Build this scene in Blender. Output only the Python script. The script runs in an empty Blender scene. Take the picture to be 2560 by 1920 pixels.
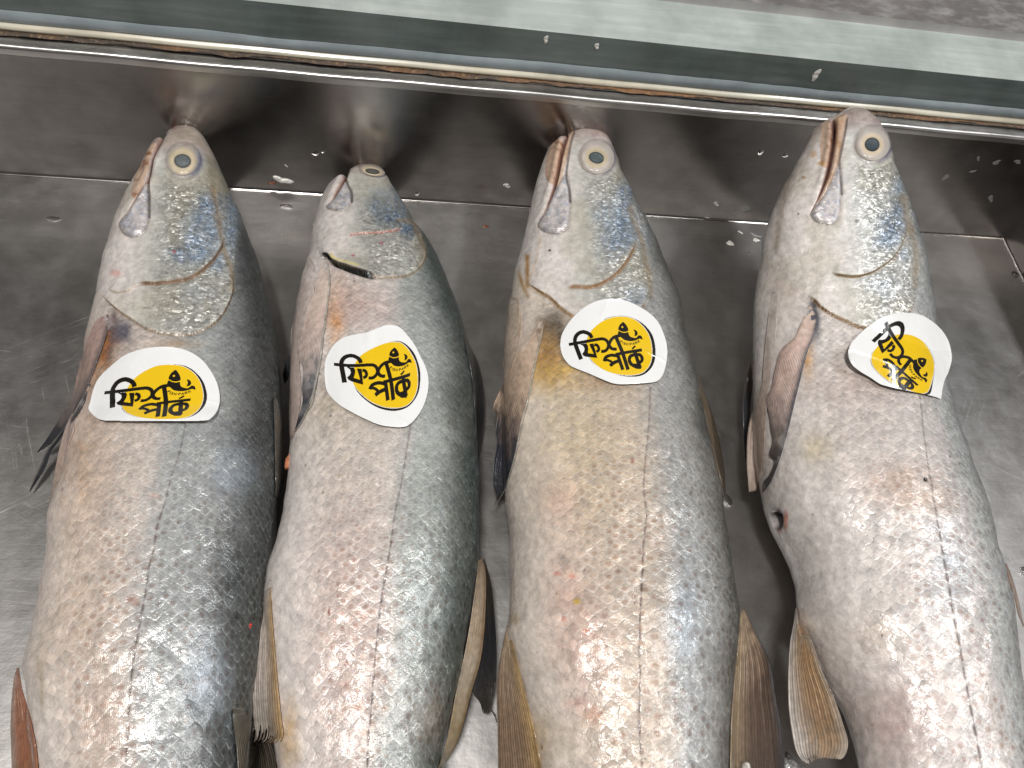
import bpy, math, random
import numpy as np
from math import radians, sin, cos, pi
from mathutils import Matrix, Vector
from mathutils.bvhtree import BVHTree

# ------------------------------------------------------------------ camera
SC = bpy.context.scene
F_PX = 1930.0                                     # focal length in photo pixels (photo 2560 x 1920)
PITCH, ROLL, YAW = radians(58.46), radians(17.46), radians(18.56)
CAM = np.array([0.0, 0.0, 0.45])
fw = np.array([sin(YAW)*cos(PITCH), cos(YAW)*cos(PITCH), -sin(PITCH)])
r0 = np.array([cos(YAW), -sin(YAW), 0.0]); u0 = np.cross(r0, fw)
rt = r0*cos(ROLL) + u0*sin(ROLL); up = -r0*sin(ROLL) + u0*cos(ROLL)
cd = bpy.data.cameras.new('camera'); cam = bpy.data.objects.new('camera', cd)
SC.collection.objects.link(cam); SC.camera = cam
cd.sensor_width = 36.0; cd.lens = 36.0*F_PX/2560.0; cd.clip_start = 0.01; cd.clip_end = 50
M = Matrix(((rt[0], up[0], -fw[0], CAM[0]), (rt[1], up[1], -fw[1], CAM[1]), (rt[2], up[2], -fw[2], CAM[2]), (0, 0, 0, 1)))
cam.matrix_world = M

# ------------------------------------------------------------------ world, lamps, exposure
W = bpy.data.worlds.new('World'); SC.world = W; W.use_nodes = True
nt = W.node_tree; bg = nt.nodes['Background']
tc = nt.nodes.new('ShaderNodeTexCoord'); nz = nt.nodes.new('ShaderNodeTexNoise')
nz.inputs['Scale'].default_value = 1.6; nz.inputs['Detail'].default_value = 1.0
cr = nt.nodes.new('ShaderNodeValToRGB')
cr.color_ramp.elements[0].position = 0.40; cr.color_ramp.elements[0].color = (0.042, 0.040, 0.038, 1)
cr.color_ramp.elements[1].position = 0.66; cr.color_ramp.elements[1].color = (0.62, 0.60, 0.59, 1)
nt.links.new(tc.outputs['Generated'], nz.inputs['Vector']); nt.links.new(nz.outputs['Fac'], cr.inputs['Fac'])
nt.links.new(cr.outputs['Color'], bg.inputs['Color']); bg.inputs['Strength'].default_value = 0.78

def area(name, loc, target, sx, sy, power, col):
    l = bpy.data.lights.new(name, 'AREA'); l.shape = 'RECTANGLE'; l.size = sx; l.size_y = sy
    l.energy = power; l.color = col
    o = bpy.data.objects.new(name, l); SC.collection.objects.link(o)
    o.location = loc; o.rotation_euler = (Vector(target)-Vector(loc)).to_track_quat('-Z', 'Y').to_euler()
    return o
area('ceiling_lamp', (-0.28, -0.12, 1.85), (0.10, 0.2, 0.0), 0.30, 0.10, 30.0, (1.0, 0.975, 0.94))
area('ceiling_lamp', (1.05, 0.25, 1.55), (0.15, 0.2, 0.0), 0.7, 0.10, 15.0, (0.96, 0.98, 1.0))
SC.view_settings.view_transform = 'Standard'; SC.view_settings.look = 'None'
SC.view_settings.exposure = -0.02; SC.view_settings.gamma = 1.0
SC.render.engine = 'CYCLES'
SC.cycles.use_denoising = True
SC.cycles.max_bounces = 8

# ------------------------------------------------------------------ helpers
def ray(px, py):
    px = np.asarray(px, float); py = np.asarray(py, float)
    d = fw*F_PX + rt*(px[..., None]-1280) - up*(py[..., None]-960)
    return d/np.linalg.norm(d, axis=-1, keepdims=True)
def at(px, py, z):                                # the point of the view ray at height z
    d = ray(px, py); z = np.asarray(z, float)
    return CAM + d*((z-CAM[2])/d[..., 2])[..., None]
def aty(px, py, y):
    d = ray(px, py); return CAM + d*((y-CAM[1])/d[..., 1])[..., None]
def proj(P):
    v = P-CAM; k = v@fw
    return 1280+F_PX*(v@rt)/k, 960-F_PX*(v@up)/k
CROP = {'A': (0, 250, 2.9105), 'B': (0, 800, 2.9105), 'C': (0, 1350, 2.9105), 'D': (600, 350, 3.16), 'E': (600, 780, 3.16),
        'F': (560, 1350, 2.9105), 'G': (1200, 250, 3.16), 'H': (1160, 730, 2.9105), 'I': (1200, 1350, 2.9105),
        'J': (1800, 200, 2.9105), 'K': (1800, 730, 2.9105), 'L': (1800, 1280, 2.592),
        's1': (250, 870, 7.1355), 's2': (840, 840, 6.913), 's3': (1390, 740, 7.214), 's4': (2110, 770, 6.914), 'P': (0, 0, 1.0)}
def Q(c, *pts):                                   # points measured on an enlargement -> photo pixels
    x, y, s = CROP[c]; return [(x+p[0]/s, y+p[1]/s) for p in pts]
def crom(pts, n=8, closed=False):
    P = np.array(pts, float)
    if len(P) < 3 and not closed:
        return np.array([P[0]+(P[-1]-P[0])*t for t in np.linspace(0, 1, n+1)])
    if closed: E_ = np.vstack([P[-1], P, P[0], P[1]])
    else: E_ = np.vstack([2*P[0]-P[1], P, 2*P[-1]-P[-2]])
    out = []
    for i in range(len(E_)-3):
        a, b, c, d = E_[i:i+4]
        for t in np.arange(n)/n:
            out.append(0.5*((2*b)+(c-a)*t+(2*a-5*b+4*c-d)*t*t+(3*b-a-3*c+d)*t**3))
    if not closed: out.append(P[-1])
    return np.array(out)
def dline(x, y, pl):                              # distance, side and position along a polyline
    best = np.full(x.shape, 1e9); sd = np.zeros(x.shape); tt = np.zeros(x.shape)
    L = np.hypot(*np.diff(pl, axis=0).T); cum = np.r_[0, np.cumsum(L)]; tot = cum[-1]
    for i in range(len(pl)-1):
        a, b = pl[i], pl[i+1]; d = b-a; l2 = d@d+1e-12
        t = np.clip(((x-a[0])*d[0]+(y-a[1])*d[1])/l2, 0, 1)
        ex = x-(a[0]+t*d[0]); ey = y-(a[1]+t*d[1]); r = np.hypot(ex, ey)
        m = r < best
        best[m] = r[m]; sd[m] = np.sign(d[0]*ey-d[1]*ex)[m]; tt[m] = ((cum[i]+t*L[i])/tot)[m]
    return best, sd, tt
def inpoly(x, y, pl):
    c = np.zeros(x.shape, bool); n = len(pl)
    for i in range(n):
        x1, y1 = pl[i]; x2, y2 = pl[(i+1) % n]
        if y1 == y2: continue
        k = ((y1 > y) != (y2 > y)) & (x < (x2-x1)*(y-y1)/(y2-y1)+x1); c ^= k
    return c
def ss(a, b, x):
    t = np.clip((x-a)/(b-a), 0, 1); return t*t*(3-2*t)
def hsh(i, j, s):
    v = np.sin(i*127.1+j*311.7+s*74.7)*43758.5453; return v-np.floor(v)
def vn(x, y, s=0):
    i = np.floor(x); j = np.floor(y); u = x-i; v = y-j; u = u*u*(3-2*u); v = v*v*(3-2*v)
    return (hsh(i, j, s)*(1-u)+hsh(i+1, j, s)*u)*(1-v)+(hsh(i, j+1, s)*(1-u)+hsh(i+1, j+1, s)*u)*v
def fbm(x, y, s=0, o=4):
    r = 0; a = 0.5
    for k in range(o):
        r = r+a*vn(x, y, s+k*7.3); x = x*2.03+3.1; y = y*2.03+1.7; a *= 0.5
    return r/0.94

def mesh(name, V, Fc, mat, parent=None, smooth=True, col=None, attrs=None, uv=None):
    me = bpy.data.meshes.new(name)
    V = np.asarray(V, np.float32); Fc = np.asarray(Fc, np.int32)
    me.vertices.add(len(V)); me.vertices.foreach_set('co', V.ravel())
    k = Fc.shape[1]
    me.loops.add(Fc.size); me.loops.foreach_set('vertex_index', Fc.ravel())
    me.polygons.add(len(Fc)); me.polygons.foreach_set('loop_start', np.arange(0, Fc.size, k, dtype=np.int32))
    me.update(calc_edges=True)
    me.polygons.foreach_set('use_smooth', np.full(len(Fc), smooth))
    if col is not None:
        a = me.attributes.new('Col', 'FLOAT_COLOR', 'POINT')
        c = np.ones((len(V), 4), np.float32); c[:, :col.shape[1]] = col; a.data.foreach_set('color', c.ravel())
    for n_, v_ in (attrs or {}).items():
        if v_.ndim == 1:
            a = me.attributes.new(n_, 'FLOAT', 'POINT'); a.data.foreach_set('value', v_.astype(np.float32))
        else:
            a = me.attributes.new(n_, 'FLOAT_VECTOR', 'POINT'); a.data.foreach_set('vector', v_.astype(np.float32).ravel())
    me.validate()
    o = bpy.data.objects.new(name, me); SC.collection.objects.link(o)
    me.materials.append(mat)
    if parent: o.parent = parent
    return o
def empty(name, loc, label, cat, group=None, kind=None):
    o = bpy.data.objects.new(name, None); SC.collection.objects.link(o); o.location = loc; o.empty_display_size = .02
    tag(o, label, cat, group, kind); return o
def tag(o, label, cat=None, group=None, kind=None):
    o['label'] = label
    if cat: o['category'] = cat
    if group: o['group'] = group
    if kind: o['kind'] = kind
    return o
def grid_faces(nu, nv, close_v=False):            # nu rows x nv columns
    i = np.arange(nu-1)[:, None]; j = np.arange(nv if close_v else nv-1)[None, :]
    a = i*nv+j; b = i*nv+(j+1) % nv; c = (i+1)*nv+(j+1) % nv; d = (i+1)*nv+j
    return np.stack([a, b, c, d], -1).reshape(-1, 4)
def rel(V, parent): return np.asarray(V)-np.array(parent.location)

# ------------------------------------------------------------------ materials
class NT:
    def __init__(s, name):
        s.m = bpy.data.materials.new(name); s.m.use_nodes = True; s.t = s.m.node_tree
        s.b = s.t.nodes['Principled BSDF']
    def n(s, ty, **kw):
        x = s.t.nodes.new(ty)
        for k, v in kw.items():
            if hasattr(x, k): setattr(x, k, v)
        return x
    def l(s, a, b): s.t.links.new(a, b)
    def put(s, sock, v):
        if isinstance(v, (int, float)): sock.default_value = v
        elif isinstance(v, tuple): sock.default_value = v
        else: s.l(v, sock)
    def math(s, op, a, b=None, c=None, clamp=False):
        x = s.n('ShaderNodeMath', operation=op, use_clamp=clamp)
        for i, v in enumerate((a, b, c)):
            if v is not None: s.put(x.inputs[i], v)
        return x.outputs[0]
    def mix(s, f, a, b, mode='MIX'):
        x = s.n('ShaderNodeMix', data_type='RGBA', blend_type=mode)
        s.put(x.inputs[0], f); s.put(x.inputs[6], a if not isinstance(a, tuple) else a+(1,)*(4-len(a)))
        s.put(x.inputs[7], b if not isinstance(b, tuple) else b+(1,)*(4-len(b))); return x.outputs[2]
    def rng(s, v, a, b, c, d, smooth=True):
        x = s.n('ShaderNodeMapRange', interpolation_type='SMOOTHSTEP' if smooth else 'LINEAR')
        for i, q in enumerate((v, a, b, c, d)): s.put(x.inputs[i], q)
        return x.outputs[0]
    def attr(s, n_):
        return s.n('ShaderNodeAttribute', attribute_name=n_)
    def noise(s, vec, sc, det=3, rough=.5):
        x = s.n('ShaderNodeTexNoise'); s.l(vec, x.inputs['Vector']); x.inputs['Scale'].default_value = sc
        x.inputs['Detail'].default_value = det; x.inputs['Roughness'].default_value = rough; return x
    def P(s, **kw):
        for k, v in kw.items(): s.put(s.b.inputs[k.replace('_', ' ')], v)
        return s

def skin_mat(name='fish_skin'):
    N = NT(name)
    col = N.attr('Col').outputs['Color']; scl = N.attr('scl').outputs['Fac']; silv = N.attr('silv').outputs['Fac']
    spot = N.attr('spot').outputs['Fac']; suv = N.attr('suv').outputs['Vector']
    geo = N.n('ShaderNodeTexCoord').outputs['Object']
    # warp the scale lattice a little so that rows wander
    w = N.noise(geo, 45, 3)
    sub = N.n('ShaderNodeVectorMath', operation='SUBTRACT'); N.l(w.outputs['Color'], sub.inputs[0]); sub.inputs[1].default_value = (.5, .5, .5)
    sca = N.n('ShaderNodeVectorMath', operation='SCALE'); N.l(sub.outputs[0], sca.inputs[0]); sca.inputs['Scale'].default_value = .40
    w2 = N.noise(geo, 330, 2)
    sub2 = N.n('ShaderNodeVectorMath', operation='SUBTRACT'); N.l(w2.outputs['Color'], sub2.inputs[0]); sub2.inputs[1].default_value = (.5, .5, .5)
    sca2 = N.n('ShaderNodeVectorMath', operation='SCALE'); N.l(sub2.outputs[0], sca2.inputs[0]); sca2.inputs['Scale'].default_value = .22
    add0 = N.n('ShaderNodeVectorMath', operation='ADD'); N.l(suv, add0.inputs[0]); N.l(sca.outputs[0], add0.inputs[1])
    add = N.n('ShaderNodeVectorMath', operation='ADD'); N.l(add0.outputs[0], add.inputs[0]); N.l(sca2.outputs[0], add.inputs[1])
    v = N.n('ShaderNodeTexVoronoi', voronoi_dimensions='2D'); N.l(add.outputs[0], v.inputs['Vector']); v.inputs['Scale'].default_value = 1; v.inputs['Randomness'].default_value = .38
    e = N.n('ShaderNodeTexVoronoi', voronoi_dimensions='2D', feature='DISTANCE_TO_EDGE'); N.l(add.outputs[0], e.inputs['Vector']); e.inputs['Scale'].default_value = 1; e.inputs['Randomness'].default_value = .38
    loc = N.n('ShaderNodeVectorMath', operation='SUBTRACT'); N.l(add.outputs[0], loc.inputs[0]); N.l(v.outputs['Position'], loc.inputs[1])
    sx = N.n('ShaderNodeSeparateXYZ'); N.l(loc.outputs[0], sx.inputs[0])
    lb = N.math('MULTIPLY', N.math('SUBTRACT', sx.outputs[0], sx.outputs[1]), .5)
    la = N.math('MULTIPLY', N.math('ADD', sx.outputs[0], sx.outputs[1]), .5)
    cs = N.n('ShaderNodeSeparateColor'); N.l(v.outputs['Color'], cs.inputs[0])
    rA, rB, rC = cs.outputs[0], cs.outputs[1], cs.outputs[2]
    gate = N.noise(geo, 210, 3, .6).outputs['Fac']; edge = N.math('MULTIPLY', N.rng(e.outputs['Distance'], .0, N.math('MULTIPLY_ADD', gate, .30, .02), 1., 0.), N.rng(gate, .36, .62, .12, 1.))
    tailr = N.rng(lb, .0, .42, 0., 1.)                     # tailward free margin of the scale
    ssz = N.attr('ssz').outputs['Fac']; pale = N.math('MULTIPLY', N.math('MAXIMUM', N.math('MULTIPLY', edge, .30), N.math('MULTIPLY', N.math('MULTIPLY', tailr, edge), N.rng(rC, .1, .8, .35, 1.))), N.math('MULTIPLY', scl, N.rng(ssz, .0004, .0012, .75, 1.)))
    n1 = N.noise(geo, 260, 4).outputs['Fac']; n2 = N.noise(geo, 1100, 3, .6).outputs['Fac']; n3 = N.noise(geo, 70, 4, .6).outputs['Fac']
    # fine radial striae of each scale
    st = N.math('SINE', N.math('MULTIPLY', N.math('ADD', la, N.math('MULTIPLY', rC, .3)), 60.))
    # colour
    lum = N.n('ShaderNodeRGBToBW'); N.l(col, lum.inputs[0]); c = N.mix(N.math('MULTIPLY', pale, N.rng(n3, .3, .7, .35, .85)), col, N.mix(N.rng(lum.outputs[0], .05, .4, 0., 1.), (.32, .355, .35), (.70, .68, .66)))  # pale scale rims; on the dark back they also paint the glinting edges
    dk = N.math('MULTIPLY', N.math('MULTIPLY', N.rng(v.outputs['Distance'], .12, .42, 1., 0.), N.rng(rA, .15, .85, .15, 1.)), spot)
    c = N.mix(N.math('MULTIPLY', dk, .8), c, N.mix(1., c, (.60, .47, .42), 'MULTIPLY'))
    rear = N.math('MULTIPLY', N.math('MULTIPLY', N.rng(lb, -.5, -.12, 1., 0.), scl), N.rng(lum.outputs[0], .06, .42, .85, .40))   # skin in the pocket under the scale before
    c = N.mix(rear, c, N.mix(1., c, (.50, .47, .45), 'MULTIPLY'))
    c = N.mix(1., c, N.mix(N.rng(n1, .3, .7, 0., 1.), (.86, .86, .86), (1.12, 1.11, 1.1)), 'MULTIPLY')
    c = N.mix(N.math('MULTIPLY', scl, .5), c, N.mix(1., c, N.mix(rB, (.72, .73, .75), (1.3, 1.28, 1.25)), 'MULTIPLY'))
    mic = N.rng(n2, .36, .64, 0., 1.); c = N.mix(N.math('MULTIPLY_ADD', silv, .6, .10, clamp=True), c, N.mix(1., c, N.mix(mic, (.72, .72, .72), (1.26, 1.26, 1.26)), 'MULTIPLY'))
    sp = N.rng(N.noise(geo, 620, 2).outputs['Fac'], .68, .74, 0., 1.)
    c = N.mix(N.math('MULTIPLY', sp, .25), c, (.12, .09, .07))
    # height
    h = N.math('ADD', N.math('MULTIPLY', lb, 1.0), N.math('MULTIPLY', N.math('MULTIPLY', N.math('SUBTRACT', rA, .5), la), 1.0))
    h = N.math('ADD', h, N.math('MULTIPLY', N.math('MULTIPLY', N.math('SUBTRACT', rC, .5), lb), 1.0))
    h = N.math('ADD', h, N.math('MULTIPLY', edge, -.10))
    h = N.math('ADD', h, N.math('MULTIPLY', st, .012))
    h = N.math('MULTIPLY', h, N.math('MULTIPLY', scl, N.attr('ssz').outputs['Fac']))
    h = N.math('ADD', h, N.math('MULTIPLY', n1, .00045))
    h = N.math('ADD', h, N.math('MULTIPLY', n2, N.math('MULTIPLY_ADD', silv, .00020, .00012)))
    # small crumpled facets of the silvery layer
    mpf = N.n('ShaderNodeMapping'); N.l(geo, mpf.inputs['Vector']); mpf.inputs['Scale'].default_value = (1, 1.7, 1)
    vf = N.n('ShaderNodeTexVoronoi'); N.l(mpf.outputs[0], vf.inputs['Vector']); vf.inputs['Scale'].default_value = 430
    lf = N.n('ShaderNodeVectorMath', operation='SUBTRACT'); N.l(mpf.outputs[0], lf.inputs[0]); N.l(vf.outputs['Position'], lf.inputs[1])
    rf_ = N.n('ShaderNodeVectorMath', operation='SUBTRACT'); N.l(vf.outputs['Color'], rf_.inputs[0]); rf_.inputs[1].default_value = (.5, .5, .5)
    dt = N.n('ShaderNodeVectorMath', operation='DOT_PRODUCT'); N.l(lf.outputs[0], dt.inputs[0]); N.l(rf_.outputs[0], dt.inputs[1])
    h = N.math('ADD', h, N.math('MULTIPLY', dt.outputs['Value'], N.math('MULTIPLY', N.rng(N.noise(geo, 60, 3).outputs['Fac'], .35, .65, .5, 1.), N.math('MULTIPLY', N.math('MULTIPLY_ADD', scl, -.70, 1.0), N.math('MULTIPLY', silv, 1.0)))))
    bp = N.n('ShaderNodeBump'); bp.inputs['Strength'].default_value = 1; bp.inputs['Distance'].default_value = 1; N.l(h, bp.inputs['Height'])
    hc = N.math('ADD', N.math('MULTIPLY', h, .55), N.math('MULTIPLY', n3, .0007))
    bc = N.n('ShaderNodeBump'); bc.inputs['Strength'].default_value = 1; bc.inputs['Distance'].default_value = 1; N.l(hc, bc.inputs['Height'])
    lum2 = N.n('ShaderNodeRGBToBW'); N.l(c, lum2.inputs[0])
    met = N.math('MULTIPLY', silv, N.rng(rB, 0., 1., .30, .80, False))
    ro = N.math('ADD', N.math('MULTIPLY', rC, .16), N.math('MULTIPLY_ADD', silv, -.14, .36))
    N.P(Base_Color=c, Roughness=ro, Metallic=met, Normal=bp.outputs[0], Coat_Weight=N.rng(lum2.outputs[0], .008, .06, .0, .5), Coat_Roughness=.12, Coat_Normal=bc.outputs[0])
    N.P(Specular_IOR_Level=N.rng(lum2.outputs[0], .008, .05, .08, .5))
    return N.m

def fin_mat(name='fin_skin'):
    N = NT(name)
    col = N.attr('Col').outputs['Color']; ru = N.attr('ray').outputs['Fac']
    geo = N.n('ShaderNodeTexCoord').outputs['Object']
    n1 = N.noise(geo, 300, 4).outputs['Fac']; n2 = N.noise(geo, 60, 3).outputs['Fac']
    s = N.math('SINE', N.math('MULTIPLY', N.math('ADD', ru, N.math('MULTIPLY', n2, .09)), 6.2832*17))
    k = N.math('MULTIPLY_ADD', s, .5, .5)
    c = N.mix(1., col, N.mix(k, (.88, .86, .84), (1.10, 1.09, 1.07)), 'MULTIPLY')
    c = N.mix(1., c, N.mix(N.rng(n1, .3, .7, 0., 1.), (.82, .82, .82), (1.12, 1.12, 1.12)), 'MULTIPLY')
    h = N.math('ADD', N.math('MULTIPLY', k, .00016), N.math('MULTIPLY', n1, .0004))
    bp = N.n('ShaderNodeBump'); bp.inputs['Distance'].default_value = 1; N.l(h, bp.inputs['Height'])
    N.P(Base_Color=c, Roughness=.34, Normal=bp.outputs[0], Coat_Weight=.5, Coat_Roughness=.12)
    return N.m

def simple(name, col, rough=.4, coat=0., metal=0., bump=0., bs=200, var=0., trans=0., spec=.5):
    N = NT(name); geo = N.n('ShaderNodeTexCoord').outputs['Object']
    n1 = N.noise(geo, bs, 4).outputs['Fac']
    c = N.mix(1., col, N.mix(N.rng(n1, .3, .7, 0., 1.), (1-var,)*3, (1+var,)*3), 'MULTIPLY')
    N.P(Base_Color=c, Roughness=rough, Metallic=metal, Coat_Weight=coat, Transmission_Weight=trans, Specular_IOR_Level=spec)
    if bump:
        bp = N.n('ShaderNodeBump'); bp.inputs['Distance'].default_value = 1
        N.l(N.math('MULTIPLY', n1, bump), bp.inputs['Height']); N.P(Normal=bp.outputs[0])
    return N.m

def steel(name, base, rough, grain_axis=0, smear=.5, scratch=True):
    N = NT(name); geo = N.n('ShaderNodeTexCoord').outputs['Object']
    mp = N.n('ShaderNodeMapping'); N.l(geo, mp.inputs['Vector'])
    sc = [1600., 1600., 1600.]; sc[grain_axis] = 10.; mp.inputs['Scale'].default_value = sc
    g = N.noise(mp.outputs[0], 1., 3, .7).outputs['Fac']
    big = N.noise(geo, 9, 5, .62).outputs['Fac']; mid = N.noise(geo, 42, 5, .6).outputs['Fac']; fine = N.noise(geo, 900, 2, .6).outputs['Fac']
    mp3 = N.n('ShaderNodeMapping'); N.l(geo, mp3.inputs['Vector']); s3 = [60., 60., 60.]; s3[grain_axis] = 3.; mp3.inputs['Scale'].default_value = s3
    band = N.noise(mp3.outputs[0], 1., 3, .6).outputs['Fac']
    c = N.mix(1., base, N.mix(g, (.84, .84, .84), (1.14, 1.14, 1.14)), 'MULTIPLY')
    c = N.mix(1., c, N.mix(N.rng(mid, .25, .75, 0., 1.), (.86, .85, .84), (1.1, 1.1, 1.1)), 'MULTIPLY')
    c = N.mix(N.math('MULTIPLY', N.rng(big, .5, .72, 0., 1.), .22), c, (.40, .38, .36))
    ro = N.math('ADD', N.math('MULTIPLY', N.rng(big, .3, .7, 0., 1.), .12*smear), rough)
    ro = N.math('ADD', ro, N.math('MULTIPLY', N.rng(mid, .3, .7, 0., 1.), .10*smear))
    h = N.math('ADD', N.math('MULTIPLY', g, .000020), N.math('MULTIPLY', mid, .00035 if scratch else .00008))
    h = N.math('ADD', h, N.math('MULTIPLY', band, .00010))
    if scratch:                                    # long thin scratches in a few directions
        for k, (ang, sx_, sy_, th, dens) in enumerate(((.5, 5, 330, .003, .62), (-.55, 4, 260, .003, .64), (-.95, 7, 420, .004, .66), (.15, 3, 500, .004, .60), (1.2, 6, 300, .003, .66))):
            m2 = N.n('ShaderNodeMapping'); N.l(geo, m2.inputs['Vector'])
            m2.inputs['Rotation'].default_value = (0, 0, ang); m2.inputs['Location'].default_value = (k*3.1, k*1.7, 0)
            m3 = N.n('ShaderNodeMapping'); N.l(m2.outputs[0], m3.inputs['Vector']); m3.inputs['Scale'].default_value = (sx_, sy_, 1)
            ns = N.noise(m3.outputs[0], 1., 2, .5).outputs['Fac']
            line = N.rng(N.math('ABSOLUTE', N.math('SUBTRACT', ns, .5)), 0., .006, 1., 0.)
            gate = N.rng(N.noise(m2.outputs[0], 14, 2).outputs['Fac'], dens-.07, dens, 0., 1.)
            s_ = N.math('MULTIPLY', line, gate)
            c = N.mix(N.math('MULTIPLY', s_, .45), c, (.75, .74, .73)); ro = N.math('ADD', ro, N.math('MULTIPLY', s_, .15))
        spk = N.rng(N.noise(geo, 420, 2).outputs['Fac'], .735, .76, 0., 1.)
        c = N.mix(N.math('MULTIPLY', spk, .6), c, (.05, .04, .035))
    bp = N.n('ShaderNodeBump'); bp.inputs['Distance'].default_value = 1; N.l(h, bp.inputs['Height'])
    N.P(Base_Color=c, Roughness=ro, Metallic=1., Normal=bp.outputs[0], Anisotropic=.55)
    return N.m

M_skin = skin_mat(); M_fin = fin_mat()
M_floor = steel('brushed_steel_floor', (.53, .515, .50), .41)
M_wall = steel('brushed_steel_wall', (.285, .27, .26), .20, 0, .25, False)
M_rim = steel('brushed_steel_rim', (.50, .485, .47), .27, 0, .6, False)

# ------------------------------------------------------------------ the steel tray
YW, XR, HR = 0.4246, 0.5395, 0.1075
XL, YF = -0.75, -0.45
tray = empty('steel_tray', (0, 0, 0), 'brushed stainless steel display tray with scratched wet floor holding the four fish', 'tray')
def extr(name, prof, x0, x1, mat, parent, nseg=2, wob=None, smooth=True, **kw):   # profile (y,z) swept along x
    xs = np.linspace(x0, x1, nseg); P = np.array(prof, float)
    V = np.zeros((len(xs), len(P), 3)); V[..., 0] = xs[:, None]; V[..., 1] = P[None, :, 0]; V[..., 2] = P[None, :, 1]
    if wob is not None: V = wob(V)
    return mesh(name, rel(V.reshape(-1, 3), parent), grid_faces(len(xs), len(P))[:, ::-1], mat, parent, smooth, **kw)
def arc(cy, cz, r, a0, a1, n=8):
    return [(cy+r*cos(radians(a)), cz+r*sin(radians(a))) for a in np.linspace(a0, a1, n)]
rf = .0022
extr('floor_panel', [(YF, 0), (YW-rf, 0)], XL, XR, M_floor, tray, 2, smooth=False)
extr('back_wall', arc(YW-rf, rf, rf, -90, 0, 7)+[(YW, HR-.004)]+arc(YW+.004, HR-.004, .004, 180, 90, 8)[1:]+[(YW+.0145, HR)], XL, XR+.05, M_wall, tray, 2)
# side wall on the right
V = []
sprof = [(XR-rf+rf*sin(radians(a)), rf-rf*cos(radians(a))) for a in np.linspace(0, 90, 7)]+[(XR, HR-.004), (XR+.004, HR), (XR+.03, HR)]
ys = [YF, YW]
V = np.array([[(x, y, z) for x, z in sprof] for y in ys], float)
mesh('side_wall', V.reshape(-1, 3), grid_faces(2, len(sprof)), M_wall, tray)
# far walls that close the tray outside the frame
mesh('side_wall', [(XL, YF, 0), (XL, YW, 0), (XL, YW, HR), (XL, YF, HR), (XL-.003, YF, 0), (XL-.003, YW, 0), (XL-.003, YW, HR), (XL-.003, YF, HR)],
     [(0, 3, 2, 1), (4, 5, 6, 7), (3, 7, 6, 2)], M_wall, tray, False)
# rolled bright rim edge
def edge_wob(V):
    x = V[..., 0]; V[..., 2] += .0003*np.sin(x*23)+.0002*np.sin(x*71+1); return V
extr('rim_edge', [(YW-.0005, HR-.005)]+arc(YW+.0020, HR-.0018, .0026, 180, 80, 9)+[(YW+.0135, HR+.0011)], XL, XR+.05, M_rim, tray, 160, edge_wob)
# rivet in the corner
def dome(name, c, rx, ry, rz, mat, parent=None, n=12, m=18, nrm=None, irr=0., seed=0):
    rr = np.random.RandomState(seed)
    a = np.linspace(0, pi/2, n)[:, None]; b = np.linspace(0, 2*pi, m, endpoint=False)[None, :]
    k = 1+irr*(np.sin(b*2+rr.rand()*6)+.6*np.sin(b*3+rr.rand()*6))
    X = rx*np.sin(a)*np.cos(b)*k; Y = ry*np.sin(a)*np.sin(b)*k; Z = rz*np.cos(a)*np.ones_like(b)
    V = np.stack([X, Y, Z], -1).reshape(-1, 3)
    if nrm is not None:
        q = Vector(nrm).to_track_quat('Z', 'Y').to_matrix(); V = V@np.array(q).T
    V = V+np.array(c)
    if parent is not None: V = rel(V, parent)
    return mesh(name, V, grid_faces(n, m, True), mat, parent)
pr = at(*Q('J', (2150, 1415))[0], 0.0)
M_dark = simple('dark_stain', (.02, .017, .015), .3, .4, 0, .0002, 300, .3)
dome('rivet', (pr[0], pr[1], .0), .0032, .0032, .0016, M_dark, tray)

# ------------------------------------------------------------------ the case edge behind the tray
case = empty('display_case_edge', (0, YW+.015, HR), 'grey green glass and steel case edge behind the tray, sealed with smeared silicone', 'display case')
M_rust = NT('rust_stain'); _g = M_rust.n('ShaderNodeTexCoord').outputs['Object']; _a = M_rust.noise(_g, 9, 4, .6).outputs['Fac']; _b = M_rust.noise(_g, 400, 4, .65).outputs['Fac']
_c = M_rust.mix(M_rust.rng(_a, .42, .62, 0., 1.), (.045, .032, .022), (.17, .08, .03)); _c = M_rust.mix(M_rust.rng(_b, .52, .72, 0., .7), _c, (.30, .19, .10)); _c = M_rust.mix(M_rust.rng(_b, .28, .45, .8, 0.), _c, (.02, .014, .01))
_p = M_rust.n('ShaderNodeBump'); _p.inputs['Distance'].default_value = 1; M_rust.l(M_rust.math('MULTIPLY', _b, .001), _p.inputs['Height']); M_rust.P(Base_Color=_c, Roughness=.6, Normal=_p.outputs[0]); M_rust = M_rust.m
M_gap = simple('dark_gap', (.045, .04, .035), .6, 0, 0, .0002, 200, .4)
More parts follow.
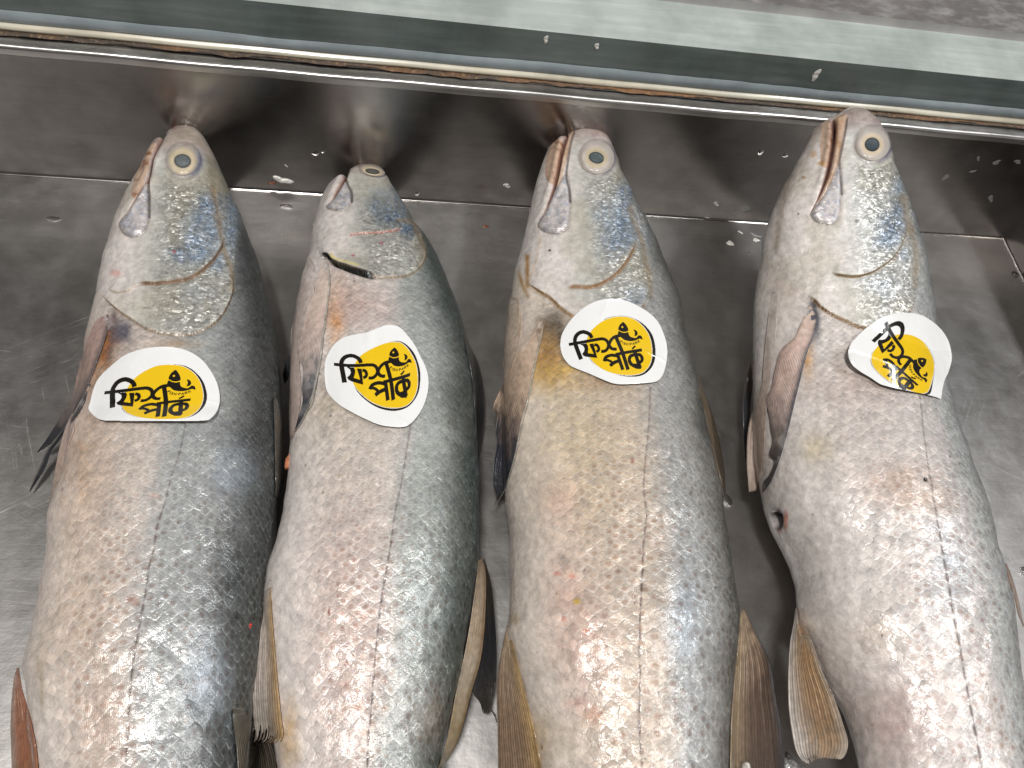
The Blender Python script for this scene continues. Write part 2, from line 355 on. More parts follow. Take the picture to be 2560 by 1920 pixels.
def strip_mat(name, base, rough, spec=.5, coat=0., smear=(.5, .55, .52), amt=.25, metal=0., scx=10, tilt=.0):
    N = NT(name); geo = N.n('ShaderNodeTexCoord').outputs['Object']
    mp = N.n('ShaderNodeMapping'); N.l(geo, mp.inputs['Vector']); mp.inputs['Scale'].default_value = (scx, 150, 150); mp.inputs['Rotation'].default_value = (0, 0, tilt)
    s = N.noise(mp.outputs[0], 1., 4, .6).outputs['Fac']; b = N.noise(geo, 22, 4, .6).outputs['Fac']
    f = N.noise(geo, 350, 3).outputs['Fac']
    c = N.mix(N.math('MULTIPLY', N.rng(s, .4, .75, 0., 1.), amt), base, smear)
    c = N.mix(1., c, N.mix(N.rng(b, .3, .7, 0., 1.), (.82,)*3, (1.15,)*3), 'MULTIPLY')
    sp = N.rng(f, .70, .76, 0., 1.); c = N.mix(N.math('MULTIPLY', sp, .3), c, smear)
    N.P(Base_Color=c, Roughness=N.math('MULTIPLY_ADD', b, .2, rough-.1), Specular_IOR_Level=spec, Coat_Weight=coat, Metallic=metal, Coat_Roughness=.15)
    return N.m
M_dgreen = strip_mat('dark_green_glass', (.095, .118, .112), .3, .5, .3, (.22, .26, .25), .35)
M_pale = strip_mat('pale_brushed_panel', (.31, .34, .32), .42, .4, 0., (.56, .58, .55), .3)
M_lip = strip_mat('greyish_lip', (.37, .36, .35), .4, .4, .1, (.40, .39, .38), .1)
M_brown = strip_mat('smeared_brown_glass', (.135, .125, .12), .25, .5, .4, (.40, .39, .38), .4, 0, 60, .7)
M_sil = strip_mat('silicone_sealant', (.20, .235, .25), .3, .5, .4, (.34, .37, .38), .5)
M_cream = strip_mat('cream_sealant_edge', (.50, .47, .38), .3, .5, .5, (.28, .19, .08), .45, 0, 14)  # cream tone also paints the thin highlight line along the sealant
Y1 = YW+.0145
def lift_wob(f):
    def g(V):
        V[..., 2] += f(V[..., 0]); return V
    return g
def nse(x, s, a): return (vn(x*s, x*0, 3.3)-.5)*2*a
# flange gap and rust line lying along the back of the rim
extr('gap_strip', [(Y1-.006, HR+.0016), (Y1+.004, HR+.0018)], XL, XR+.05, M_gap, case, 2)
def rustw(V):
    x = V[..., 0]; n_ = (fbm(x*60, x*0, 5)-.5)
    V[:, 0, 1] += (n_*.0045)[:, 0]-.0003; V[:, -1, 1] += (fbm(x*45, x*0+9, 8)-.5)[:, -1]*.004
    V[..., 2] += (fbm(x*200, V[..., 1]*300, 2)-.5)*.0010; return V
extr('rust_line', [(Y1-.0055, HR+.0020), (Y1-.0045, HR+.0029), (Y1-.0032, HR+.0030), (Y1-.0018, HR+.0022)], XL, XR+.05, M_rust, case, 900, rustw)
def zat(x, y, Y): return float(aty(x, y, Y)[2])
ZC0, ZC1 = zat(1920, 240, Y1), zat(1920, 233, Y1)
Z_sil, Z_dk = zat(1920, 210, Y1), zat(1920, 137, Y1)
extr('sealant_edge', [(Y1-.001, HR+.0022), (Y1-.0035, HR+.0030), (Y1-.0042, ZC0), (Y1-.0030, (ZC0+ZC1)/2), (Y1-.0008, ZC1)], XL, XR+.05, M_cream, case, 300, edge_wob)
def silw(V):
    x = V[..., 0]; k = (fbm(x*11+.7, x*0, 12, 3)-.5)*.0042 + (fbm(x*120, x*0, 4, 2)-.5)*.0006
    V[:, -1, 2] += k[:, -1]; V[:, -2, 2] += k[:, -2]*.9; return V
extr('silicone_bead', [(Y1-.0012, ZC1-.0005), (Y1-.0022, ZC1+.002), (Y1-.0018, Z_sil-.002), (Y1-.0003, Z_sil)], XL, XR+.05, M_sil, case, 700, silw)
extr('glass_panel', [(Y1, HR+.001), (Y1, Z_dk)], XL, XR+.05, M_dgreen, case, 2)
# pale panel: a sloping ledge running back from the panel's top edge
def yz_from(px, py, z):                             # depth at which a line at height z shows there
    return float(at(px, py, z)[1])
zl = Z_dk+.004
yA = yz_from(1920, 137, Z_dk); yB = yz_from(1920, 32, zl); yC = yz_from(1920, 10, zl+.006)
extr('pale_ledge', [(Y1+.0003, Z_dk), (yB, zl)], XL, XR+.10, M_pale, case, 2)
extr('ledge_lip', [(yB, zl), (yB+.0005, zl+.002), (yC, zl+.006)], XL, XR+.10, M_lip, case, 2)
extr('rear_pane', [(yC, zl+.006), (yC+.12, zl+.030)], XL, XR+.15, M_brown, case, 2)

# ------------------------------------------------------------------ fish
def resample_pair(Lp, Rp, zc_of, n_t):
    pass

FISH = {}
def build_fish(key, tip, Lpts, Rpts, ztip, zbody, krat, paint, label, zhead=.13, tail_len=.30):
    """Lpts / Rpts: belly-side and back-side outline. Stations are taken at right angles to the fish's axis."""
    Lp = np.array([tip]+Lpts, float); Rp = np.array([tip]+Rpts, float)
    def zc_f(a):                                   # height of the mid plane against distance from the snout
        t = np.clip(a/zhead, 0, 1); t = t*t*(3-2*t)
        return ztip+(zbody-ztip)*t
    zl_ = np.full(len(Lp), zbody); zr_ = np.full(len(Rp), zbody)
    for it in range(4):
        A = at(Lp[:, 0], Lp[:, 1], zl_); B = at(Rp[:, 0], Rp[:, 1], zr_)
        end = (A[-1]+B[-1])/2; t0 = at(np.array(tip[0]), np.array(tip[1]), np.array(ztip))
        ax = (end-t0)[:2]; ln = np.linalg.norm(ax); ax = ax/ln; nx = np.array([-ax[1], ax[0]])  # nx points to the belly (left) side?
        if nx@(A[-1]-B[-1])[:2] < 0: nx = -nx
        sa = (A[:, :2]-t0[:2])@ax; sb = (B[:, :2]-t0[:2])@ax
        zl_ = zc_f(np.maximum(sa, 0)); zr_ = zc_f(np.maximum(sb, 0))
    sa[0] = sb[0] = 0; oa = (A[:, :2]-t0[:2])@nx; ob = (B[:, :2]-t0[:2])@nx; oa[0] = ob[0] = 0
    # monotone in s
    def mono(s_, o_):
        k = [0]
        for i in range(1, len(s_)):
            if s_[i] > s_[k[-1]]+1e-4: k.append(i)
        return s_[k], o_[k]
    sa, oa = mono(sa, oa); sb, ob = mono(sb, ob)
    smax = min(sa[-1], sb[-1])
    # ring positions: fine over the head, coarser behind; then tapering out of the frame to the tail
    r1 = .0009*np.arange(1, 30)**1.0
    s1 = np.concatenate([np.array([.00002, .00008, .0002, .0004, .0007]), np.arange(.0011, .17, .00040)])
    s2 = np.arange(.17, smax, .00070)
    s3 = smax+np.linspace(.001, tail_len, 90)
    S = np.concatenate([s1, s2, s3])
    def ev(s_, o_, S_):                            # smooth interpolation in sqrt(s), round at the snout
        q = np.sqrt(s_); qq = np.sqrt(np.minimum(S_, smax))
        v = np.interp(qq, q, o_)
        return v
    La = ev(sa, oa, S); Rb = ev(sb, ob, S)
    def smooth(v, m):
        # gaussian along s with uniform resampling
        g = np.linspace(0, S[-1], 1600); w = np.interp(g, S, v); k = np.exp(-.5*(np.arange(-40, 41)*(g[1]-g[0])/m)**2); k /= k.sum()
        wp = np.r_[2*w[0]-w[1:41][::-1], w, 2*w[-1]-w[-41:-1][::-1]]; w2 = np.convolve(wp, k, 'valid')
        r = np.interp(S, g, w2); b = ss(.002, .02, S); return v*(1-b)+r*b
    La = smooth(La, .0016); Rb = smooth(Rb, .0016)
    # beyond the frame the body narrows towards the tail stalk
    e = np.clip((S-smax)/tail_len, 0, 1); mid = (La+Rb)/2; hw = np.abs(La-Rb)/2
    tp = 1-ss(0, .75, e)*.72
    mid_end = mid; hw = hw*tp
    T = 2*hw*krat*(1+.06*np.exp(-((S-.05)/.03)**2)); T = np.minimum(T, 1.5*S+.0003); T = np.maximum(T, 1e-5)
    zc = zc_f(S); zc = np.maximum(zc, T/2+.0004)
    zc = zc*(1-e*e)+np.maximum(T/2+.0005, .0)*e*e
    na, nb = 340, 50
    qq_ = np.linspace(-1, 1, na); ph = np.concatenate([pi/2-.5*(qq_*(pi/2+.12)+np.arcsin(qq_*.97)/np.arcsin(.97)*(pi/2+.12)), np.linspace(-.12, -pi+.12, nb+2)[1:-1]])
    cph, sph = np.cos(ph), np.sin(ph)
    pw = .92
    cx = np.sign(cph)*np.abs(cph)**pw; sz = np.sign(sph)*np.abs(sph)**1.0
    nS = len(S)
    def rings(mid, hw, T, zc):
        # cph=-1 is the back side ... +1 belly side: nx points to belly
        off = mid[:, None]-hw[:, None]*cx[None, :]*-1.0
        V = np.zeros((nS, len(ph), 3))
        V[..., 0] = t0[0]+ax[0]*S[:, None]+nx[0]*off; V[..., 1] = t0[1]+ax[1]*S[:, None]+nx[1]*off
        V[..., 2] = zc[:, None]+T[:, None]/2*sz[None, :]
        return V
    # correct so that the seen outline follows the drawn one
    tgtL = np.stack([t0[0]+ax[0]*S+nx[0]*La, t0[1]+ax[1]*S+nx[1]*La, zc], -1); tgtR = np.stack([t0[0]+ax[0]*S+nx[0]*Rb, t0[1]+ax[1]*S+nx[1]*Rb, zc], -1)
    lx, ly = proj(tgtL); rx, ry = proj(tgtR)
    inn = S <= smax
    gx = np.gradient((lx+rx)/2, S); gy = np.gradient((ly+ry)/2, S); gl = np.hypot(gx, gy); px_, py_ = -gy/gl, gx/gl
    sg = np.sign((lx-rx)*px_+(ly-ry)*py_); sg[sg == 0] = 1; px_ *= sg; py_ *= sg
    m2, h2 = mid.copy(), hw.copy()
    ti = np.array(tip, float); en = (Lp[-1]+Rp[-1])/2; ux = (en-ti)/np.linalg.norm(en-ti); lv = np.array([-ux[1], ux[0]])
    if lv@(Lp[-1]-Rp[-1]) < 0: lv = -lv
    def bound(Pq):
        A_ = (Pq-ti)@ux; B_ = (Pq-ti)@lv; k = [0]
        for i in range(1, len(A_)):
            if A_[i] > A_[k[-1]]+.5: k.append(i)
        q = np.sqrt(np.maximum(A_[k], 0)); g = np.linspace(0, q[-1], 900)
        return g, np.interp(g, q, B_[k])
    gL, bL = bound(Lp); gR, bR = bound(Rp)
    pxm = np.linalg.norm(proj(tgtL+np.append(nx, 0)*.001)-np.array(proj(tgtL)), axis=0)/.001   # pixels per metre across
    for it in range(9):
        V = rings(m2, h2, T, zc); x, y = proj(V)
        A_ = (x-ti[0])*ux[0]+(y-ti[1])*ux[1]; B_ = (x-ti[0])*lv[0]+(y-ti[1])*lv[1]; qA = np.sqrt(np.maximum(A_, 0))
        eL = (B_-np.interp(qA, gL, bL)).max(1); eR = (B_-np.interp(qA, gR, bR)).min(1)
        cL = eL/pxm; cR = eR/pxm
        cL = np.clip(np.where(inn, cL, 0), -.012, .012); cR = np.clip(np.where(inn, cR, 0), -.012, .012)
        li = np.argmax(~inn) if (~inn).any() else nS
        # beyond the frame hold the last trusted value
        lt_ = max(li-60, 1); cL[lt_:] = cL[lt_-1]; cR[lt_:] = cR[lt_-1]
        k = np.exp(-.5*(np.arange(-8, 9)/3.)**2); k /= k.sum()
        cL = np.convolve(np.pad(cL, 8, 'edge'), k, 'valid'); cR = np.convolve(np.pad(cR, 8, 'edge'), k, 'valid')
        m2 -= .8*(cL+cR)/2; h2 -= .8*(cL-cR)/2; h2 = np.maximum(h2, np.minimum(.0022, .6*S+1e-5))
    V = rings(m2, h2, T, zc)
    # normals
    dS = np.gradient(V, axis=0); dP = np.roll(V, -1, 1)-np.roll(V, 1, 1)
    Nn = np.cross(dP, dS); Nn /= np.linalg.norm(Nn, axis=-1, keepdims=True)+1e-12
    cen = V.mean(1, keepdims=True)
    if (Nn*(V-cen)).sum() < 0: Nn = -Nn
    X, Y = proj(V)
    v_ = cx[None, :]*np.ones((nS, 1))              # +1 belly ... -1 back
    dd = {'S': S[:, None]*np.ones((1, len(ph))), 'v': -v_, 'x': X, 'y': Y, 'top': sph[None, :]*np.ones((nS, 1))}
    arc_ = (ph.max()-ph)*6.6; arc_ = arc_-arc_[na//2]
    hw_ref = h2/np.interp(.25, S, h2)
    dens = 1/np.interp(S, [0, .12, .20, .30, .39, .5], [.0026, .0028, .0034, .0050, .0070, .0072])
    b_ = np.cumsum(dens*np.gradient(S))
    a_ = arc_[None, :]*np.interp(S, [0, .12, .20, .30, .39, .5], [2.5, 2.4, 2.0, 1.4, 1.0, 1.0])[:, None]; b2 = b_[:, None]*np.ones((1, len(ph)))
    suv = np.stack([a_+b2, a_-b2, np.zeros_like(a_)], -1)
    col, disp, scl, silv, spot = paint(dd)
    V = V+Nn*disp[..., None]
    # coarse BVH for stickers and fins
    ci = np.unique(np.r_[np.arange(0, nS, 4), nS-1]); Vc = V[ci][:, ::3]; fc = grid_faces(Vc.shape[0], Vc.shape[1], True)
    bvh = BVHTree.FromPolygons([tuple(v) for v in Vc.reshape(-1, 3)], [tuple(int(q) for q in f) for f in fc])
    root = empty('fish', (t0[0]+ax[0]*.2+nx[0]*float(np.interp(.2, S, m2)), t0[1]+ax[1]*.2+nx[1]*float(np.interp(.2, S, m2)), 0), label, 'fish', 'whole silver fish lying side by side in the tray')
    fc = grid_faces(nS, len(ph), True)
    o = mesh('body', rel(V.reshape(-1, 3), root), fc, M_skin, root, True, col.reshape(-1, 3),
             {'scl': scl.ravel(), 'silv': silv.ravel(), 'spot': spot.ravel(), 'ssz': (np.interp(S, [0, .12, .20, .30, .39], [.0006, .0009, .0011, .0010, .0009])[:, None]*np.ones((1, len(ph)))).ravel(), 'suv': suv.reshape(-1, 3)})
    FISH[key] = dict(root=root, bvh=bvh, ax=ax, nx=nx, t0=t0, S=S, mid=m2, hw=h2, T=T, zc=zc)
    # tail fin, outside the frame
    se = S[-1]; c0 = t0[:2]+ax*se+nx*m2[-1]; z0 = zc[-1]; w0 = h2[-1]
    nu, nv = 24, 30; Vt = np.zeros((nu, nv, 3)); ct = np.zeros((nu*nv, 3)); rv = np.zeros(nu*nv)
    for i in range(nu):
        for j in range(nv):
            t = i/(nu-1); u = j/(nv-1)*2-1
            L_ = (.055+.065*abs(u)**1.3)
            p = c0+ax*(t*L_-.004)+nx*u*(w0+t*.055)
            Vt[i, j] = (p[0], p[1], max(.0015, z0*(1-t)+.002*t)); rv[i*nv+j] = j/(nv-1)
            ct[i*nv+j] = np.array([.13, .12, .10])*(1-.5*t)
    mesh('tail_fin', rel(Vt.reshape(-1, 3), root), grid_faces(nu, nv), M_fin, root, True, ct, {'ray': rv})
    return root

def lerp(a, b, t): return a+(b-a)*t[..., None]
def C3(*c): return np.array(c, float)

def make_paint(cfg):
    def paint(d):
        x, y, v, S, top = d['x'], d['y'], d['v'], d['S'], d['top']
        seed = cfg['seed']; ts = top > -.15
        n1 = fbm(x/90, y/110, seed, 4); n2 = fbm(x/26, y/26, seed+3, 4); n3 = fbm(x/9, y/9, seed+5, 3); n4 = fbm(x/5+3, y/5, seed+6, 2)
        vv = v+(n1-.5)*.22+(n2-.5)*.10
        sh = cfg['back']                            # where the dark back begins
        belly = cfg.get('belly', C3(.56, .50, .46)); flank = cfg.get('flank', C3(.47, .435, .41)); grey = cfg.get('grey', C3(.35, .355, .35)); dark = cfg.get('dark', C3(.060, .066, .064))
        col = lerp(belly, flank, ss(-.85, -.45, vv))
        col = lerp(col, grey, ss(cfg.get('g0', -.15), cfg.get('g0', -.15)+.4, vv))
        col = lerp(col, dark, ss(sh-.22, sh+.30, vv))
        silv = ss(-.65, -.2, vv)*.25+.06+ss(-.05, .45, vv)*.20; silv = silv*(1-.45*ss(sh, sh+.4, vv))
        scl = ss(-.86, -.60, v)*ss(.085, .16, S+.0*v); spot = ss(.20, .34, S)*ss(-.7, -.3, v)
        disp = np.zeros(x.shape)
        # broad stains of the flank, and pale bluish patches that paint in highlights
        for (px, py, rx, ry, c, a) in cfg.get('stain_sheen', []):
            m = np.exp(-(((x-px)/rx)**2+((y-py)/ry)**2))*a*(.45+1.1*n2); m = np.clip(m*ts, 0, 1); col = lerp(col, C3(*c), m)
        # ---- head
        op = crom(cfg['opercle'], 6); dop, sop, top_ = dline(x, y, op)
        inside = inpoly(x, y, np.array(cfg['headpoly'])) & ts
        hp_ = np.array(cfg['headpoly']); dh_, _, _ = dline(x, y, np.vstack([hp_, hp_[:1]])); hb = inside*ss(0, 1, dh_/(3+52*ss(4, 45, dop)))
        scl = scl*(1-hb); spot = spot*(1-hb)
        cheek = C3(*cfg.get('cheek', (.43, .425, .39))); pink = lerp(C3(.21, .145, .13), C3(.37, .30, .275), ss(.3, .7, n2*.7+n1*.3)); white = C3(.64, .59, .56)
        hc = lerp(white, cheek, ss(-.60, -.15, v+(n2-.5)*.3))
        hc = lerp(hc, C3(.12, .125, .12), ss(cfg.get('hback', .48), cfg.get('hback', .48)+.45, v+(n2-.5)*.25)*ss(.02, .05, S)*.9)
        ex, ey, er, prx, pry, ea = cfg['eye']
        de = np.hypot(x-ex, y-ey)
        snout = ss(cfg.get('snl', .050), cfg.get('snl', .050)-.022, S+(n1-.5)*.012)
        hc = lerp(hc, pink, snout*.85*(1-ss(.8, 1, v)*.5))
        nb = ss(.35, .62, n3)
        for (px, py, rx, ry, a) in cfg['blue']:
            m = np.exp(-(((x-px)/rx)**2+((y-py)/ry)**2)**1.5)*a; m = m*ts; hc = lerp(hc, C3(*cfg.get('blc', (.26, .33, .41))), np.clip(m*(.45+.4*n2), 0, .8)); hc = lerp(hc, lerp(C3(.075, .12, .21), C3(.34, .44, .57), ss(.35, .62, n4)), np.clip(m*nb*.85*(.3+n1), 0, .85))
        m = np.exp(-((S-.062)/.012)**2)*.28*ss(.0, .5, n2)*ss(-.3, .1, v); hc = lerp(hc, C3(.25, .21, .13), m)
        col = lerp(col, hc, hb)
        silv = silv*(1-hb)+hb*(.10+cfg.get('cs', .50)*ss(.055, .085, S)*ss(-.35, .05, v)*(1-.4*ss(.7, 1., v)))
        # a soft mottled shimmer of the cheek
        cm = hb*ss(.055, .08, S)*ss(-.4, 0, v)
        disp += cm*(fbm(x/5.5, y/3.2, seed+8, 2)-.5)*.00075
        col = col*(1+(cm*((n3-.5)*.5+(n4-.5)*.5))[..., None]); col = lerp(col, C3(.33, .29, .20), np.clip(hb*ss(.5, .7, n1)*.35*ts, 0, 1))
        # brown band behind the head
        for pl, wdt, a in cfg['band']:
            dd_, _, _ = dline(x, y, crom(pl, 5)); m = np.exp(-((dd_*(1.25+(n2-.5)*1.8))/wdt)**2)*a*ts*(.55+.6*n3); m = np.clip(m, 0, 1)
            col = lerp(col, C3(.20, .14, .075), m); silv = silv*(1-m*.8); disp -= m*.0006
        # preopercle and gill cover: the front plate stands over what is behind it
        for pl, hgt, gw, dc, w0 in cfg['plates']:
            q = crom(pl, 6); dd_, sd, tt = dline(x, y, q)
            fade = ss(0, .10, tt)*ss(1, .90, tt)*ts
            front = (sd*w0 > 0)
            disp += np.where(front, hgt*np.exp(-(dd_/26)**2), -hgt*(.7 if hgt < .0025 else 1.3)*np.exp(-(dd_/(7 if hgt < .0025 else 4.5))**2))*fade
            ln = np.exp(-(np.where(front, dd_*1.8, dd_)/gw)**2)*fade
            col = lerp(col, C3(*dc), np.clip(ln*1.1, 0, 1))
            rim = np.exp(-((dd_-gw*1.6)/3.0)**2)*front*fade
            col = lerp(col, C3(.60, .56, .46), np.clip(rim*.25, 0, 1))
            silv = silv*(1-np.clip(ln, 0, 1))
        # jaws
        if 'lip' in cfg:
            lp = inpoly(x, y, crom(cfg['lip'], 5, True)) & ts
            col = np.where(lp[..., None], lerp(C3(.50, .36, .27), C3(.22, .10, .05), ss(.52, .8, n3*.6+n2*.5)), col); silv = np.where(lp, 0, silv)
        if 'ulip' in cfg:
            lp = inpoly(x, y, crom(cfg['ulip'], 5, True)) & ts
            col = np.where(lp[..., None], lerp(C3(.50, .37, .28), C3(.34, .19, .10), ss(.35, .75, n2)), col); silv = np.where(lp, 0, silv)
            dd_, _, _ = dline(x, y, np.vstack([crom(cfg['ulip'], 5, True)])); disp += np.where(lp, .0010*(1-np.exp(-(dd_/4)**2)), 0)
        mx = crom(cfg['maxilla'], 6, True); im = inpoly(x, y, mx) & ts; dm, _, _ = dline(x, y, np.vstack([mx, mx[:1]]))
        disp += np.where(im, .0013*(1-np.exp(-(dm/6)**2)), -.0006*np.exp(-(dm/4)**2)*ts)
        mcol = lerp(C3(.56, .52, .51), C3(.42, .42, .46), ss(.35, .7, n3))
        col = np.where(im[..., None], mcol, col); silv = np.where(im, .35*ss(.3, .6, n2)+.1, silv)
        ln = np.exp(-(dm/2.4)**2)*ts*.55; col = lerp(col, C3(.20, .15, .11), np.clip(ln, 0, 1))
        ms = crom(cfg['mouth'], 6); dd_, sd, tt = dline(x, y, ms); taper = ss(-.02, .06, tt)*(1-.75*ss(.5, 1., tt))
        wm = cfg.get('mouthw', 5.)*np.maximum(taper, .15)
        g = np.exp(-(dd_/wm)**2)*ts*ss(1.03, .97, tt); disp -= .0030*g*np.maximum(taper, .2)*(1+1.6*ss(.30, .0, tt))
        disp += .0012*np.exp(-((dd_-12)/8)**2)*ts*taper
        col = lerp(col, C3(.34, .13, .08), np.clip(np.exp(-(dd_/(wm*1.25))**2)*ts*.9, 0, 1)); col = lerp(col, C3(.035, .012, .01), np.clip(g**2*.95, 0, 1))
        if 'lipline' in cfg:
            dd_, _, tt = dline(x, y, crom(cfg['lipline'], 6)); g = np.exp(-(dd_/2.6)**2)*ts*ss(0, .05, tt); disp -= .0010*g; col = lerp(col, C3(.08, .07, .07), np.clip(g*.85, 0, 1))
        # eye socket
        r_ = np.hypot(((x-ex)*cos(ea)+(y-ey)*sin(ea))/1.0, (-(x-ex)*sin(ea)+(y-ey)*cos(ea))*cfg.get('easp', 1.))
        disp += (.0016*np.exp(-(r_/(er*1.5))**2))*ts - .0007*np.exp(-((r_-er*1.25)/4)**2)*ts
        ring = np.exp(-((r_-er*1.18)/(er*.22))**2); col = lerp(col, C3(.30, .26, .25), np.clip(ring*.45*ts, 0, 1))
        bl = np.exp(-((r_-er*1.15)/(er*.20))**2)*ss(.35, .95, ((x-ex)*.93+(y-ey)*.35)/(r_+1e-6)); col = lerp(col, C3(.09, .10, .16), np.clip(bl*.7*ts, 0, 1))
        glo = inpoly(x, y, np.array(cfg['headpoly'])) & (r_ < er*1.6) & ts; silv = np.where(glo, .02, silv)
        # lateral line: a row of short dark dashes
        ll = crom(cfg['lateral'], 8); dd_, _, tt = dline(x, y, ll); Ln = np.hypot(*np.diff(ll, axis=0).T).sum()
        ph_ = tt*Ln/(22+13*tt); fr = ph_-np.floor(ph_); dash = ss(.0, .12, fr)*ss(.80, .55, fr)*(.35+.65*ss(.1, .5, tt))
        wl = 2.0+1.2*(1-fr)
        g = np.exp(-(dd_/wl)**2)*dash*ts; col = lerp(col, C3(.085, .045, .035), np.clip(g*cfg.get('lla', .95), 0, 1)); disp -= .0003*g
        g2 = np.exp(-(dd_/1.8)**2)*ts*.5; col = lerp(col, C3(.16, .13, .12), np.clip(g2, 0, 1))
        # small marks and wounds
        for (px, py, rx, ry, c, a) in cfg.get('mark', []):
            m = np.exp(-(((x-px)/rx)**2+((y-py)/ry)**2)**2*1.0)*a*ts; m = np.clip(m*(.5+n3), 0, 1); col = lerp(col, C3(*c), m); silv = silv*(1-m)
        for (px, py, rx, ry, dep) in cfg.get('pit', []):
            disp -= dep*np.exp(-(((x-px)/rx)**2+((y-py)/ry)**2)**1.5)*ts
        for pl, wd, c, a in cfg.get('streak', []):
            dd_, _, tt = dline(x, y, crom(pl, 5)); m = np.exp(-(dd_/wd)**2)*a*ts*(.4+1.2*n2)*ss(0, .1, tt)*ss(1, .9, tt); col = lerp(col, C3(*c), np.clip(m, 0, 1))
        # sprinkled tiny dark specks
        rs = np.random.RandomState(seed)
        for k in range(26):
            sx_, sy_ = cfg['box'][0]+rs.rand()*(cfg['box'][2]-cfg['box'][0]), cfg['box'][1]+rs.rand()*(cfg['box'][3]-cfg['box'][1])
            r = 1.2+rs.rand()*1.6; col = lerp(col, C3(.09, .045, .03), np.clip(np.exp(-(((x-sx_)/r)**2+((y-sy_)/(r*1.3))**2)), 0, 1)*.85*ts)
        # gentle unevenness of the flesh
        disp += (fbm(x/60, y/70, seed+20, 3)-.5)*.0022*ss(.02, .1, S)*ts
        und = ss(0, -.4, top); col = lerp(col, C3(.45, .42, .40), und*.5)
        return np.clip(col, .01, .8), disp*ss(0., .004, S), np.clip(scl, 0, 1), np.clip(silv, 0, 1), np.clip(spot, 0, 1)
    return paint
# ------------------------------------------------------------------ the four fish: outlines and markings
def ell(c, pts, s): return [Q(c, (p[0], p[1]))[0]+(p[2]/s, p[3]/s, p[4]) for p in pts]
fish1 = dict(seed=11, back=.56, g0=-.18, hd=.17, box=(150, 600, 640, 1880), snl=.055,
    belly=C3(.62, .56, .52), flank=C3(.59, .52, .47), grey=C3(.39, .405, .405), dark=C3(.050, .056, .056),
    opercle=Q('A', (725, 1410), (800, 1480), (860, 1540), (940, 1590), (1080, 1620), (1200, 1650), (1340, 1655), (1470, 1630), (1560, 1585), (1640, 1500), (1690, 1380), (1690, 1250), (1650, 1130), (1600, 1000)),
    eye=Q('A', (1333, 440))[0]+(37, 21.5, 16, .1), mouthw=3.0,
    blue=ell('A', [(1490, 940, 150, 190, 1.), (1400, 1110, 170, 90, .9), (1510, 740, 80, 80, .9), (1690, 900, 50, 230, .85), (1440, 470, 40, 90, .6), (1580, 1180, 60, 80, .7), (1440, 1400, 120, 70, .25)], 2.9105),
    band=[(Q('A', (1560, 640), (1590, 850), (1610, 1000), (1650, 1130), (1690, 1250), (1685, 1380)), 9, .85), (Q('A', (1530, 430), (1560, 700)), 14, .35)],
    plates=[(Q('A', (720, 1405), (860, 1530), (940, 1585), (1080, 1672), (1200, 1702), (1340, 1707), (1470, 1680), (1580, 1610), (1650, 1510), (1695, 1380), (1690, 1250)), .0009, 2.6, (.15, .09, .03), -1),
            (Q('A', (980, 1350), (1050, 1335), (1150, 1337), (1300, 1315), (1430, 1265), (1530, 1180), (1600, 1090), (1640, 990)), .0010, 4.2, (.16, .09, .045), -1),
            (Q('A', (790, 1370), (830, 1398), (900, 1395), (960, 1375), (1010, 1340)), .0006, 2.0, (.42, .34, .28), -1)],
    mouth=Q('A', (1205, 235), (1160, 330), (1112, 430), (1085, 560), (1010, 690), (950, 780), (890, 895)),
    lip=Q('A', (1145, 320), (1100, 420), (1080, 520), (1040, 620), (985, 715), (960, 690), (968, 590), (1010, 480), (1080, 370)),
    lipline=Q('A', (1225, 225), (1165, 340), (1115, 440), (1088, 560), (1085, 700), (1083, 850)),
    maxilla=Q('A', (1070, 590), (1085, 700), (1082, 850), (1055, 950), (980, 998), (905, 975), (868, 900), (930, 815), (1010, 700)),
    lateral=Q('B', (1350, 750), (1310, 950), (1250, 1130), (1200, 1320), (1150, 1480), (1120, 1659))+Q('C', (1085, 200), (1050, 420), (1010, 640), (970, 850), (950, 1050), (935, 1250), (925, 1450), (918, 1659)),
    stain_sheen=[(520, 1700, 50, 90, (.40, .45, .51), .6), (580, 1180, 50, 60, (.36, .41, .48), .6), (292, 832, 36, 30, (.10, .11, .15), 1.4), (285, 800, 10, 30, (.10, .06, .07), .9), (440, 860, 60, 12, (.44, .30, .17), .6), (250, 930, 60, 90, (.36, .16, .06), .85), (200, 1150, 70, 160, (.44, .27, .15), .6), (190, 1500, 80, 200, (.47, .33, .22), .4), (110, 1640, 40, 120, (.42, .33, .25), .4), (445, 715, 30, 40, (.40, .31, .17), .8), (285, 655, 50, 60, (.60, .46, .36), .6), (290, 600, 30, 18, (.62, .40, .33), .7), (350, 960, 150, 60, (.42, .34, .27), .35), (470, 350, 30, 28, (.38, .24, .22), .7), (250, 1800, 60, 120, (.48, .34, .26), .5)],  # first entry paints the bluish highlight low on the flank
    mark=[(435, 628, 4, 3, (.3, .03, .03), 1), (290, 683, 14, 10, (.55, .25, .2), .6), (388, 1240, 13, 8, (.42, .26, .2), .6), (430, 318, 10, 6, (.22, .07, .07), .7), (395, 1690, 8, 8, (.4, .27, .2), .5), (333, 1500, 16, 12, (.38, .25, .2), .7), (270, 865, 14, 40, (.10, .06, .06), .8), (365, 770, 10, 3, (.08, .08, .07), .6)],
    streak=[(Q('C', (290, 850), (300, 1000), (310, 1250)), 7, (.42, .35, .24), .5), (Q('B', (780, 60), (770, 180), (740, 300)), 10, (.30, .12, .04), .9)])
